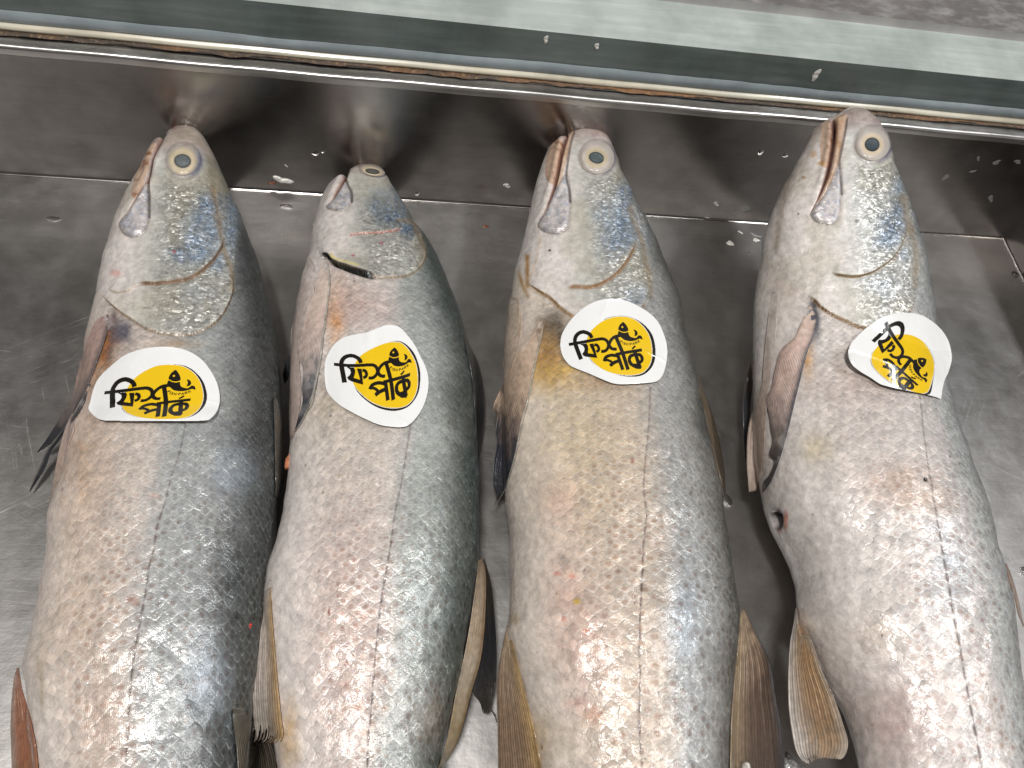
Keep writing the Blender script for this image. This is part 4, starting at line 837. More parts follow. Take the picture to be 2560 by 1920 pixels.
# fish 2
fin('f2', 'pectoral_fin', Q('D', (672, 925), (640, 1000), (600, 1150), (540, 1330))+Q('E', (520, 50), (455, 280), (445, 350), (495, 440), (488, 600), (495, 700), (470, 800), (424, 952)), Q('D', (690, 925), (712, 1060), (702, 1200), (672, 1450))+Q('E', (678, 60), (655, 200), (640, 350), (600, 550), (560, 700), (500, 840), (428, 955)),
    [.060, .058, .054, .050, .046, .042, .038], [.064, .066, .064, .060, .054, .046, .038], cf([(0, (.66, .56, .50)), (.35, (.58, .45, .40)), (.55, (.46, .38, .35)), (.70, (.18, .17, .18)), (.85, DKF), (1, DKF)], e1=(.045, (.60, .56, .52), .9), noise=.3), jag=.10, seed=12, nt_=110, nu=40)
fin('f2', 'pelvic_fin', Q('D', (545, 900), (500, 1050), (450, 1250), (418, 1450))+Q('E', (404, 150), (397, 400), (393, 600), (388, 800), (392, 1000)), Q('D', (600, 1000), (590, 1150), (560, 1300))+Q('E', (530, 0), (470, 350), (480, 600), (470, 750), (430, 950), (398, 1003)),
    [.044, .040, .038, .036, .034], [.056, .052, .048, .044, .036], cf([(0, (.56, .49, .46)), (.6, (.56, .46, .42)), (1, (.5, .40, .36))], noise=.4), seed=13, nt_=90, rip=.0011)
fin('f2', 'far_pectoral_fin', Q('E', (415, 320), (370, 370), (352, 430), (340, 500), (350, 560)), Q('E', (415, 380), (400, 420), (390, 470), (385, 520), (355, 562)), [.030, .022, .014, .008], [.030, .022, .014, .008], cf([(0, (.10, .10, .11)), (1, DKF)]), seed=14, nu=10, nt_=30)
fin('f2', 'dorsal_fin', Q('E', (1770, 120), (1825, 280), (1882, 400), (1920, 560), (1932, 750), (1917, 950), (1888, 1125)), Q('E', (1750, 120), (1790, 300), (1830, 500), (1850, 700), (1860, 900), (1884, 1125)),
    [.036, .028, .02, .016, .014, .010], [.044, .042, .040, .036, .028, .012], cf([(0, (.07, .07, .06)), (.6, DKF), (1, DKF)], e0=(.12, (.13, .12, .10), .7)), seed=15, nt_=60)
fin('f2', 'rear_dorsal_fin', Q('F', (1895, 130), (1940, 300), (1963, 480), (1982, 800), (1975, 1060), (1945, 1230), (1925, 1268)), Q('F', (1870, 160), (1880, 400), (1870, 700), (1840, 950), (1810, 1100), (1860, 1180), (1885, 1262)),
    [.036, .030, .026, .022, .018, .014], [.042, .040, .038, .034, .028, .016], cf([(0, (.06, .045, .03)), (.5, DKF), (1, (.05, .045, .04))], noise=.3), seed=16, nt_=80, jag=.03)
fin('f2', 'fin_base', Q('F', (1878, 130), (1905, 250), (1905, 450), (1892, 700), (1862, 900), (1800, 1110), (1745, 1330), (1690, 1490), (1600, 1650)), Q('F', (1850, 150), (1822, 400), (1775, 700), (1725, 950), (1680, 1150), (1645, 1350), (1610, 1500), (1560, 1659)),
    [.040, .040, .038, .034, .028, .022, .016], [.050, .050, .048, .044, .040, .036, .030], cf([(0, (.26, .20, .14)), (.3, (.38, .29, .20)), (.55, (.40, .34, .27)), (.8, (.42, .33, .20)), (1, (.30, .24, .16))], e0=(.25, (.17, .10, .04), .8), noise=.35), seed=17, nt_=90)
fin('f2', 'fin_spine', Q('F', (1925, 1230), (1960, 1270), (1985, 1335)), Q('F', (1935, 1225), (1972, 1268), (1988, 1333)), [.016, .010, .006], [.016, .010, .006], cf([(0, (.10, .09, .08)), (1, (.3, .28, .26))]), nt_=16, nu=5, rip=0)
fin('f2', 'anal_fin', Q('F', (330, 290), (255, 400), (205, 560), (175, 700), (150, 900), (132, 1050), (125, 1200), (135, 1380), (152, 1460)), Q('F', (345, 290), (345, 500), (365, 750), (385, 1000), (405, 1200), (420, 1330), (430, 1420), (400, 1480), (345, 1480)),
    [.042, .042, .041, .040, .038, .036, .034], [.050, .054, .056, .056, .054, .048, .040], cf([(0, (.54, .48, .44)), (.6, (.46, .40, .36)), (.9, (.30, .27, .24)), (1, (.14, .11, .09))], e1=(.24, (.46, .28, .10), .8), noise=.3), seed=18, jag=.15, nt_=90, nu=40)
fin('f2', 'fin_spine', Q('D', (684, 960), (700, 1080), (692, 1200), (662, 1450))+Q('E', (668, 60), (646, 200), (630, 350), (592, 550), (553, 700), (497, 830), (430, 940)), Q('D', (694, 960), (714, 1080), (706, 1200), (676, 1450))+Q('E', (682, 60), (659, 200), (644, 350), (604, 550), (562, 700), (503, 838), (432, 944)),
    [.072]*6+[.045], [.072]*6+[.045], cf([(0, (.66, .60, .52)), (.6, (.66, .62, .56)), (1, (.3, .28, .27))]), nt_=90, nu=6, rip=0, rooted=False)
# fish 3
fin('f3', 'pectoral_fin', Q('H', (570, 160), (515, 290), (440, 390), (335, 570), (270, 700), (212, 835), (240, 900), (228, 1000), (240, 1100), (215, 1250), (212, 1400), (235, 1490), (214, 1563)), Q('H', (575, 195), (568, 300), (540, 420), (502, 600), (462, 800), (422, 950), (382, 1150), (342, 1300), (292, 1450), (217, 1567)),
    [.060, .054, .046, .038, .032, .026, .020, .014], [.066, .066, .062, .056, .048, .038, .026, .014], cf([(0, (.60, .50, .41)), (.2, (.56, .41, .31)), (.42, (.44, .33, .25)), (.58, (.17, .13, .12)), (.72, (.045, .048, .06)), (1, DKF)], e1=(.03, (.66, .62, .56), .9), noise=.3), jag=.10, seed=22, nt_=120, nu=44)
fin('f3', 'fin_spine', Q('H', (566, 230), (558, 300), (530, 420), (494, 600), (454, 800), (415, 950), (377, 1150), (338, 1300), (288, 1450), (220, 1560)), Q('H', (580, 230), (572, 300), (546, 420), (508, 600), (467, 800), (426, 950), (386, 1150), (345, 1300), (293, 1450), (222, 1563)),
    [.072, .070, .066, .058, .048, .034, .016], [.072, .070, .066, .058, .048, .034, .016], cf([(0, (.66, .56, .42)), (.6, (.68, .63, .54)), (1, (.4, .38, .36))]), nt_=90, nu=6, rip=0, rooted=False)
fin('f3', 'pelvic_fin', Q('H', (335, 40), (310, 200), (290, 400), (283, 560), (292, 640)), Q('H', (400, 40), (405, 200), (385, 380), (345, 520), (305, 640)), [.046, .042, .038, .034, .030], [.058, .054, .048, .040, .031], cf([(0, (.54, .45, .36)), (1, (.50, .40, .32))], noise=.4), seed=23, nt_=50, rip=.0010)
fin('f3', 'dorsal_fin', Q('H', (1705, 600), (1740, 700), (1805, 880), (1862, 1100), (1895, 1300), (1906, 1500)), Q('H', (1695, 610), (1735, 800), (1780, 1000), (1825, 1200), (1868, 1370), (1900, 1500)), [.040, .030, .022, .016, .012], [.050, .046, .042, .036, .014], cf([(0, (.15, .11, .07)), (1, (.17, .13, .09))], e0=(.12, (.06, .05, .04), .8)), seed=24, nt_=60)
fin('f3', 'rear_dorsal_fin', Q('I', (1925, 500), (1965, 580), (2015, 690), (2085, 820), (2125, 950), (2155, 1150), (2192, 1350), (2215, 1659), (2222, 1800)), Q('I', (1900, 520), (1885, 700), (1865, 900), (1845, 1100), (1830, 1300), (1820, 1659), (1815, 1800)),
    [.044, .040, .036, .032, .028, .024, .022], [.052, .052, .052, .052, .050, .048, .046], cf([(0, (.34, .25, .17)), (.2, (.18, .12, .08)), (.5, (.085, .055, .04)), (1, (.065, .045, .035))], e0=(.12, (.04, .04, .045), .9), e1=(.26, (.32, .24, .15), .7), noise=.4), seed=25, nt_=90, nu=44, rip=.0012)
fin('f3', 'anal_fin', Q('I', (196, 620), (162, 780), (137, 930), (124, 1100), (128, 1350), (132, 1659), (134, 1800)), Q('I', (215, 640), (265, 850), (315, 1050), (365, 1250), (410, 1450), (450, 1659), (470, 1800)),
    [.044, .040, .036, .032, .030, .030], [.054, .054, .054, .054, .052, .05], cf([(0, (.48, .37, .26)), (.3, (.28, .20, .14)), (.7, (.24, .16, .11)), (1, (.22, .15, .10))], e1=(.26, (.54, .36, .16), .8), e0=(.08, (.12, .09, .07), .7), noise=.3), seed=26, nt_=80, nu=40)
# fish 4
fin('f4', 'pectoral_fin', Q('K', (640, 105), (585, 230), (540, 330), (445, 420), (405, 550), (375, 690), (335, 780), (362, 900), (372, 1000), (385, 1080), (362, 1180), (398, 1230), (360, 1330), (318, 1380), (308, 1460)), Q('K', (668, 100), (706, 190), (680, 330), (640, 430), (590, 620), (545, 800), (510, 950), (465, 1120), (420, 1260), (370, 1380), (314, 1464)),
    [.078, .074, .068, .062, .056, .050, .044, .040], [.086, .088, .084, .078, .070, .060, .050, .040], cf([(0, (.64, .50, .42)), (.2, (.60, .43, .37)), (.42, (.54, .40, .35)), (.58, (.34, .27, .25)), (.75, (.10, .085, .075)), (1, DKF)], e0=(.10, (.045, .045, .05), .5), e1=(.16, (.05, .055, .075), .95), noise=.25), jag=.08, seed=32, nt_=120, nu=44)
fin('f4', 'pelvic_fin', Q('K', (372, 0), (345, 250), (320, 500), (300, 700), (215, 950), (196, 1200), (212, 1455)), Q('K', (420, 0), (410, 250), (392, 450), (352, 720), (335, 900), (322, 1150), (300, 1300), (262, 1445)), [.062, .058, .052, .046, .040, .034, .028], [.076, .072, .066, .056, .048, .040, .030], cf([(0, (.54, .48, .44)), (.5, (.48, .38, .33)), (1, (.46, .36, .30))], noise=.4), seed=33, nt_=90, rip=.0012)
fin('f4', 'far_pectoral_fin', Q('K', (235, 480), (200, 600), (172, 720), (165, 900), (175, 1100), (185, 1250)), Q('K', (250, 500), (240, 650), (225, 800), (215, 950), (205, 1100), (188, 1252)), [.036, .028, .022, .016, .012], [.036, .028, .022, .016, .012], cf([(0, (.3, .22, .16)), (.3, DKF), (1, DKF)]), seed=34, nu=12, nt_=40)
fin('f4', 'anal_fin', Q('L', (492, 620), (478, 720), (456, 850), (444, 1050), (446, 1250), (472, 1450), (500, 1560), (560, 1640)), Q('L', (520, 650), (600, 850), (660, 1030), (730, 1180), (790, 1350), (830, 1500), (790, 1600), (700, 1570)),
    [.052, .050, .048, .046, .044, .042, .040], [.066, .068, .070, .070, .068, .060, .050], cf([(0, (.50, .42, .34)), (.25, (.42, .26, .13)), (.6, (.36, .23, .13)), (.9, (.30, .23, .17)), (1, (.36, .31, .26))], e0=(.26, (.54, .51, .48), .95), e1=(.14, (.52, .46, .40), .7), noise=.5), jag=.10, seed=35, nt_=100, nu=44)
fin('f4', 'dorsal_fin', Q('L', (1855, 330), (1885, 400), (1928, 540), (1957, 680), (1973, 740)), Q('L', (1850, 340), (1880, 460), (1915, 570), (1935, 660), (1968, 742)), [.05, .044, .038, .03], [.056, .054, .05, .032], cf([(0, (.25, .15, .10)), (1, (.30, .18, .13))]), seed=36, nt_=30, nu=10)
# ------------------------------------------------------------------ stickers
def S3(*p): return [tuple(q) for q in p]
YEL = {'s3': [(1160,372),(1300,385),(1440,440),(1560,540),(1660,680),(1712,830),(1730,1000),(1718,1150),(1665,1280),(1560,1380),(1420,1420),(1250,1425),(1050,1398),(850,1325),(700,1220),(610,1110),(560,1000),(540,890),(555,790),(600,680),(700,560),(850,450),(1000,390)],
 's1': [(1270,300),(1450,320),(1600,390),(1720,500),(1800,640),(1838,800),(1835,920),(1790,1050),(1700,1150),(1550,1230),(1350,1265),(1100,1268),(850,1255),(650,1220),(500,1160),(420,1090),(395,1000),(430,850),(500,700),(600,560),(750,440),(950,340),(1100,305)],
 's2': [(1020,105),(1120,120),(1220,200),(1300,310),(1370,450),(1405,620),(1412,800),(1390,950),(1330,1090),(1230,1190),(1100,1235),(930,1240),(780,1210),(600,1130),(450,1010),(350,900),(290,790),(300,650),(330,480),(400,370),(480,300),(620,220),(780,150),(900,115)],
 's4': [(1050,455),(1180,475),(1330,550),(1430,660),(1500,780),(1545,900),(1560,1000),(1550,1120),(1520,1250),(1480,1380),(1440,1450),(1370,1475),(1270,1465),(1100,1410),(900,1330),(750,1240),(620,1140),(530,1040),(480,940),(475,860),(500,770),(560,690),(640,600),(760,520),(900,465)]}
RING = {'s3': [(870,418),(1000,375),(1160,358),(1300,370),(1480,440),(1620,545),(1730,690),(1780,850),(1795,1000),(1782,1150),(1730,1280),(1640,1380),(1520,1440),(1350,1455),(1150,1432),(950,1375),(780,1292),(650,1190),(575,1080),(700,800)],
 's1': [(980,322),(1100,298),(1270,290),(1450,303),(1600,355),(1740,465),(1845,610),(1900,780),(1908,900),(1870,1020),(1780,1130),(1650,1212),(1450,1264),(1200,1277),(900,1268),(650,1232),(490,1170),(400,1095),(383,1010),(600,700)],
 's2': [(780,150),(900,108),(1020,87),(1130,98),(1250,175),(1355,305),(1422,470),(1457,640),(1452,830),(1422,980),(1340,1130),(1230,1232),(1080,1287),(930,1291),(760,1252),(600,1172),(450,1052),(350,932),(285,800),(500,500)],
 's4': [(1400,600),(1480,715),(1545,855),(1570,980),(1562,1120),(1540,1260),(1518,1400),(1492,1475),(1450,1494),(1350,1482),(1080,1418),(880,1338),(730,1245),(600,1140),(508,1035),(463,940),(464,850),(490,765),(560,680),(1000,720)]}
OUTL = {'f1': Q('B',(645,650),(655,600),(680,500),(720,420),(800,340),(900,260),(1000,220),(1100,200),(1200,195),(1300,205),(1400,240),(1480,300),(1540,380),(1580,460),(1598,540),(1598,600),(1580,660),(1540,710),(1490,731),(1300,735),(1150,735),(1000,734),(850,733),(760,731),(700,710)),
 'f2': Q('E',(1200,103),(1260,120),(1320,180),(1380,260),(1420,340),(1460,420),(1485,500),(1488,600),(1465,700),(1430,780),(1380,850),(1320,900),(1260,910),(1180,905),(1100,890),(1000,850),(880,790),(780,730),(710,660),(680,600),(668,500),(672,400),(700,320),(750,250),(820,200),(920,175),(1000,160),(1080,130),(1140,108)),
 'f3': Q('s3',(930,50),(1100,55),(1300,95),(1500,190),(1700,320),(1850,480),(1950,700),(2000,900),(2005,1080),(1980,1250),(1935,1400),(1870,1500),(1780,1550),(1600,1572),(1300,1590),(1080,1585),(900,1530),(600,1400),(300,1280),(200,1200),(120,1080),(80,930),(85,780),(120,660),(200,520),(300,390),(450,250),(600,150),(750,85)),
 'f4': Q('s4',(1130,85),(1300,110),(1450,180),(1600,290),(1720,420),(1810,580),(1855,760),(1865,880),(1840,1000),(1800,1120),(1740,1250),(1705,1400),(1692,1500),(1670,1572),(1600,1545),(1400,1490),(1200,1450),(900,1390),(700,1340),(600,1300),(450,1200),(300,1110),(180,1020),(110,930),(75,820),(80,720),(130,600),(220,500),(330,390),(480,270),(620,180),(780,120),(950,85))}
CANON = dict(a=(232,875), b=(450,1142), c=(490,615), d=(745,1118), e=(1210,468), f=(1558,780), g=(1550,970), h=(1540,1318), i=(1190,1330), m=(845,1165), o=(1197,558), q=(1210,1035), r=(840,772), w=(815,1000))
CORR = {'s1': dict(a=(92,800), b=(215,1060), c=(440,525), d=(590,1045), e=(1355,403), f=(1680,730), g=(1617,930), h=(1460,1210), i=(1000,1213), m=(675,1100), o=(1320,493), q=(1160,985), r=(870,690), w=(725,950)),
 's2': dict(a=(-3,487), b=(140,810), c=(240,312), d=(460,825), e=(1018,192), f=(1278,465), g=(1280,670), h=(1240,1060), i=(875,1112), m=(553,910), o=(1008,285), q=(950,765), r=(650,495), w=(570,735)),
 's4': dict(a=(735,270), b=(512,552), c=(1000,320), d=(665,775), e=(1447,880), f=(1375,1300), g=(1255,1345), h=(1090,1400), i=(745,1190), m=(650,900), o=(1365,915), q=(950,1090), r=(1030,700), w=(820,800))}
STROKES = [
 ([(232,875),(500,828),(700,790),(830,772),(900,795),(938,845),(948,900),(925,955),(880,992),(815,1000)], 56),
 ([(1150,715),(1060,735),(1000,785),(965,850),(965,900),(995,940),(1040,958),(1095,958)], 56),
 ([(345,865),(340,790),(370,710),(430,662),(500,648),(570,668),(620,705),(648,758)], 68),
 ([(345,855),(375,940),(452,1142)], 76),
 ([(690,880),(735,885),(768,930),(765,980),(725,1005)], 52),
 ([(1080,735),(1150,900),(1210,1050),(1300,1330)], 66),
 ([(1075,1055),(1250,1020),(1550,972)], 56),
 ([(1372,955),(1432,900)], 34),
 ([(1110,1050),(1205,1332)], 62),
 ([(1100,1078),(990,1068),(900,1105),(868,1178)], 58),
 ([(900,1150),(960,1165),(1010,1195)], 46),
 ([(975,1258),(1050,1200),(1140,1165)], 62),
 ([(1420,1055),(1345,1085),(1322,1150),(1350,1220),(1420,1265),(1490,1285)], 62),
 ([(1437,1060),(1520,1300)], 66),
 ([(1440,1055),(1505,1058),(1548,1105),(1548,1165),(1512,1195)], 58),
 ([(1425,1000),(1440,1065)], 60)]
POLYS = [[(430,870),(548,855),(578,900),(582,960),(575,1030),(682,1045),(604,880),(604,862),(675,855),(746,1118),(545,1095),(500,1080),(470,1045),(505,1000),(515,950),(490,900)],
 [(1370,1230),(1430,1215),(1490,1215),(1540,1318),(1440,1312),(1370,1270)]]
EMB = [[(1210,468),(1240,490),(1272,530),(1295,575),(1304,622),(1250,645),(1180,640),(1133,620),(1124,575),(1150,520),(1180,490)],
 [(1128,632),(1180,652),(1240,662),(1300,645),(1312,690),(1335,725),(1370,745),(1440,757),(1470,730),(1490,708),(1530,715),(1548,735),(1562,782),(1520,770),(1490,775),(1450,795),(1380,812),(1300,810),(1230,790),(1180,750),(1120,715)],
 [(1395,608),(1425,612),(1455,630),(1475,668),(1465,705),(1440,718),(1415,722),(1422,680),(1418,645)]]
GLY = {'F': [[(0,0),(0,1)],[(0,0),(.8,0)],[(0,.5),(.65,.5)]], 'I': [[(.4,0),(.4,1)]], 'S': [[(.85,.08),(.3,0),(.05,.25),(.8,.7),(.6,1),(.0,.92)]],
 'H': [[(0,0),(0,1)],[(.85,0),(.85,1)],[(0,.5),(.85,.5)]], 'P': [[(0,1),(0,0),(.6,0),(.85,.25),(.6,.52),(0,.52)]], 'A': [[(0,1),(.45,0),(.9,1)],[(.2,.68),(.7,.68)]],
 'R': [[(0,1),(0,0),(.6,0),(.85,.25),(.6,.52),(0,.52)],[(.4,.52),(.85,1)]], 'K': [[(0,0),(0,1)],[(.85,0),(0,.55)],[(.25,.45),(.9,1)]]}
for ch, cx, cy, an in zip('FISHPARK', (1180,1208,1240,1288,1350,1396,1442,1488), (826,846,858,868,868,858,842,818), (28,20,14,5,-6,-14,-22,-30)):
    a = radians(an)
    for st_ in GLY[ch]:
        STROKES.append(([(cx+((u-.43)*34)*cos(a)-((v-.5)*36)*sin(a), cy+((u-.43)*34)*sin(a)+((v-.5)*36)*cos(a)) for u, v in st_], 11))
M_paper = NT('sticker_white'); g_ = M_paper.n('ShaderNodeTexCoord').outputs['Object']; n_ = M_paper.noise(g_, 90, 4).outputs['Fac']
def glossy(Nx, colr, sc_=.0009):
    g_ = Nx.n('ShaderNodeTexCoord').outputs['Object']; a_ = Nx.noise(g_, 60, 3).outputs['Fac']; b_ = Nx.noise(g_, 700, 2).outputs['Fac']
    h_ = Nx.math('ADD', Nx.math('MULTIPLY', a_, sc_), Nx.math('MULTIPLY', b_, .00001))
    bp = Nx.n('ShaderNodeBump'); bp.inputs['Distance'].default_value = 1; Nx.l(h_, bp.inputs['Height'])
    Nx.P(Base_Color=colr, Roughness=.24, Normal=bp.outputs[0], Coat_Weight=.5, Coat_Roughness=.08); return Nx.m
M_paper = glossy(M_paper, (.72, .72, .71, 1)); M_yel = glossy(NT('sticker_yellow'), (.70, .455, .010, 1)); M_blk = glossy(NT('sticker_black'), (.010, .008, .006, 1))
def quadwarp(src, dst):
    s = np.array(src, float); d = np.array(dst, float); B_ = lambda x, y: np.stack([np.ones_like(x), x, y, x*x*1e-3, x*y*1e-3, y*y*1e-3], -1)
    A = B_(s[:, 0], s[:, 1]); W_ = 1.0
    cx = np.linalg.lstsq(A, d[:, 0], rcond=None)[0]; cy = np.linalg.lstsq(A, d[:, 1], rcond=None)[0]
    return lambda x, y: (B_(x, y)@cx, B_(x, y)@cy)
def sticker(key, sk, lift, label, crease=None):
    O = crom(OUTL[key], 6, True); mn = O.min(0)-1; mxx = O.max(0)+1; st = .8
    xs = np.arange(mn[0], mxx[0], st); ys = np.arange(mn[1], mxx[1], st); X, Y = np.meshgrid(xs, ys)
    # surface on a coarse grid, then interpolated
    cxs = np.linspace(mn[0], mxx[0], 34); cys = np.linspace(mn[1], mxx[1], 34); CX, CY = np.meshgrid(cxs, cys)
    ins = inpoly(CX, CY, O*1.0)
    t, traw = surf(key, CX, CY); ok = np.isfinite(traw)
    u = (CX-CX.mean())/100; v = (CY-CY.mean())/100; A = np.stack([np.ones_like(u), u, v, u*u, u*v, v*v], -1).reshape(-1, 6)
    sel = (ok & ins).ravel(); cf_ = np.linalg.lstsq(A[sel], traw.ravel()[sel], rcond=None)[0]; tf = (A@cf_).reshape(t.shape)
    # a stiff sheet that nowhere dips into the fish
    res = np.where(ok & ins, tf-traw, -1); tf = tf-.45*max(0, res.max()); tt_ = np.where(ok, np.minimum(tf, traw-.0009), tf)
    for _ in range(6):
        p = np.pad(tt_, 1, 'edge'); tt_ = (p[1:-1, 1:-1]*2+p[:-2, 1:-1]+p[2:, 1:-1]+p[1:-1, :-2]+p[1:-1, 2:])/6
    tt_ -= .0007
    fx = (X-mn[0])/(mxx[0]-mn[0])*33; fy = (Y-mn[1])/(mxx[1]-mn[1])*33; ix = np.clip(fx.astype(int), 0, 32); iy = np.clip(fy.astype(int), 0, 32); fx -= ix; fy -= iy
    T_ = tt_[iy, ix]*(1-fx)*(1-fy)+tt_[iy, ix+1]*fx*(1-fy)+tt_[iy+1, ix]*(1-fx)*fy+tt_[iy+1, ix+1]*fx*fy
    lf_ = lift(X, Y); T_ = T_-np.maximum(lf_, .0001)
    P = onray(X, Y, T_)
    Xc = (X[:-1, :-1]+X[1:, 1:])/2; Yc = (Y[:-1, :-1]+Y[1:, 1:])/2
    x0, y0, sc = CROP[sk]; cx_, cy_ = (Xc-x0)*sc, (Yc-y0)*sc        # cell centres in enlargement coordinates
    if sk == 's3': wx, wy = cx_, cy_
    else:
        ks = list(CORR[sk].keys()); f_ = quadwarp([CORR[sk][k] for k in ks], [CANON[k] for k in ks]); wx, wy = f_(cx_, cy_)
    ins = inpoly(Xc, Yc, O)
    yel = inpoly(cx_, cy_, crom(YEL[sk], 5, True)); rg = inpoly(cx_, cy_, np.vstack([crom(RING[sk][:-1], 6), RING[sk][-1:]]))
    dy_, _, _ = dline(cx_, cy_, np.vstack([crom(YEL[sk], 5, True), YEL[sk][:1]])); cls = np.zeros(Xc.shape, int)
    cls[rg & ~yel & (dy_ > 9)] = 2; cls[yel] = 1
    lt = np.zeros(Xc.shape, bool)
    for pl, w_ in STROKES:
        q = crom(pl, 5) if len(pl) > 2 and w_ > 20 else np.array(pl, float)
        d_, _, tpar = dline(wx, wy, q); lt |= (d_ < w_/2) & ((tpar > 0) & (tpar < 1) | (w_ < 20))
    for pl in POLYS: lt |= inpoly(wx, wy, np.array(pl, float))
    em = np.zeros(Xc.shape, bool)
    for pl in EMB: em |= inpoly(wx, wy, crom(pl, 4, True))
    em &= np.hypot(wx-1197, wy-558) > 17; gap, _, _ = dline(wx, wy, crom([(1140,625),(1190,650),(1250,655),(1310,640)], 4)); em &= gap > 7
    cls[lt] = 3; cls[em] = 4
    ny, nx_ = X.shape; G = np.arange(ny*nx_).reshape(ny, nx_); Fq = np.stack([G[:-1, :-1], G[1:, :-1], G[1:, 1:], G[:-1, 1:]], -1)
    cen = P[ny//2, nx_//2]; FK = FISH[key]['root']
    D = ray(X, Y)
    def part(name, mask, mat, k, parent, thick=0.):
        f = Fq[mask]; us, inv = np.unique(f, return_inverse=True); Vv = (P-D*(k*.00004)).reshape(-1, 3)[us]-cen
        ff = inv.reshape(-1, 4)
        if thick:
            n = len(Vv); V2 = (P+D*thick).reshape(-1, 3)[us]-cen; Vv = np.vstack([Vv, V2]); e = {}
            for q in ff:
                for a, b in ((q[0], q[1]), (q[1], q[2]), (q[2], q[3]), (q[3], q[0])):
                    if (b, a) in e: e.pop((b, a))
                    else: e[(a, b)] = 1
            ff = np.concatenate([ff, ff[:, ::-1]+n, np.array([(b, a, a+n, b+n) for a, b in e])])
        o = mesh(name, Vv, ff, mat, parent, True)
        return o
    root = part('sticker', ins, M_paper, 0, None, .00018); root.location = cen
    tag(root, label, 'sticker', 'fish park stickers on the fish')
    part('yellow_disc', ins & (cls == 1) | (ins & yel & (cls > 2)), M_yel, 1, root)
    part('black_ring', ins & (cls == 2), M_blk, 1, root)
    part('lettering', ins & (cls == 3), M_blk, 2, root)
    part('fish_emblem', ins & (cls == 4), M_blk, 2, root)
def crease(X, Y, a, b, w, h, soft=18):
    d_, sd, tt = dline(X, Y, np.array([a, b], float)); return h*np.exp(-np.abs(d_)/w)*ss(-.0, .25, tt+.0)*1.0
sticker('f1', 's1', lambda X, Y: .0036*ss(1005, 1052, Y)-.0004*np.exp(-((Y-930)/30)**2)+crease(X, Y, (500, 998), (560, 1010), 5, .0006), 'white sticker with yellow disc and black lettering, flat lower edge, on the leftmost fish')
sticker('f2', 's2', lambda X, Y: crease(X, Y, (960, 1010), (1020, 1062), 6, .0007)+.0008*np.exp(-((X-925)/14)**2)*ss(900, 830, Y)+.0012*ss(1010, 1070, Y), 'tall egg shaped white sticker with yellow disc on the blunt headed second fish')
sticker('f3', 's3', lambda X, Y: crease(X, Y, (1600, 870), (1668, 905), 5, .0008)+crease(X, Y, (1500, 800), (1520, 748), 9, .0009)+.0012*ss(920, 965, Y), 'smooth wide white sticker with yellow disc on the yellow bellied third fish')
def lift4(X, Y):
    d_, sd, tt = dline(X, Y, np.array([(2120, 872), (2330, 942)], float)); r = np.where(sd > 0, d_, d_)
    bend = -.0011*(np.sqrt(d_**2+5**2)-5)/10
    return .0062+bend*.95+.0026*ss(2200, 2120, X)+.0016*ss(2335, 2380, X)
sticker('f4', 's4', lift4, 'tilted curling white sticker with a bright crease across its yellow disc, on the rightmost fish')
# ------------------------------------------------------------------ drops, scraps, a glint patch and loose scales
M_water = NT('water'); M_water.P(Base_Color=(1, 1, 1, 1), Roughness=.02, Transmission_Weight=1., IOR=1.33); M_water = M_water.m
M_scrap = simple('white_flesh_scrap', (.62, .60, .56), .3, .5, 0, .002, 300, .2)
M_brown2 = simple('brown_scrap', (.20, .075, .04), .4, .4, 0, .002, 300, .3)
M_orange = simple('orange_flesh', (.55, .20, .09), .35, .5, 0, .003, 250, .3)
M_red = simple('red_plastic', (.75, .035, .012), .3, .4)
M_scale = simple('loose_scale', (.17, .17, .165), .25, .6, 0, .001, 300, .3)
def on_floor(c, p): q = at(*Q(c, p)[0], 0.0); return q
def on_wall(c, p): q = aty(*Q(c, p)[0], YW); return q
def blob(kind, c, p, rx, ry, rz, mat, label, cat, wall=False, irr=.15, group=None, seed=0, rot=0):
    q = on_wall(c, p) if wall else on_floor(c, p)
    q = np.array(q); o = dome(kind, (0, 0, 0), rx, ry, rz, mat, None, 10, 22, None, irr, seed)
    if wall: o.rotation_euler = (radians(90), rot, 0); q[1] -= .00005
    else: o.rotation_euler = (0, 0, rot); q[2] += .0002
    o.location = q; tag(o, label, cat, group); return o
DG = 'water drops in the tray'
blob('water_drop', 'A', (2085, 775), .0042, .0026, .0014, M_water, 'clear water drop on the tray floor right of the leftmost head', 'water drop', group=DG, seed=1)
blob('water_drop', 'A', (390, 866), .0042, .0024, .0009, M_water, 'flat pale water drop on the tray floor at the far left', 'water drop', group=DG, seed=2)
blob('water_drop', 'H', (1912, 1518), .0032, .0040, .0030, M_water, 'round water drop hanging at the dorsal fin tip of the third fish', 'water drop', group=DG, seed=3)
blob('water_drop', 'L', (1962, 385), .0036, .0028, .0018, M_water, 'water drop on the tray floor right of the rightmost fish', 'water drop', group=DG, seed=4)
blob('water_drop', 'D', (595, 105), .0022, .0022, .0012, M_water, 'tiny water drop on the back wall left of the blunt snout', 'water drop', True, group=DG, seed=5)
blob('water_drop', 'D', (655, 90), .0014, .0014, .0008, M_water, 'smallest water drop on the back wall left of the blunt snout', 'water drop', True, group=DG, seed=6)
blob('water_drop', 'D', (1400, 425), .0015, .0018, .0010, M_water, 'tiny water drop on the back wall right of the second fish head', 'water drop', True, group=DG, seed=7)
blob('water_drop', 'J', (296, 525), .0022, .0022, .0012, M_water, 'tiny water drop on the back wall beside the rightmost lower jaw', 'water drop', True, group=DG, seed=8)
blob('water_drop', 'J', (478, 548), .0020, .0018, .0011, M_water, 'tiny water drop on the back wall touching the rightmost throat', 'water drop', True, group=DG, seed=9)
WS = 'scraps in the tray'
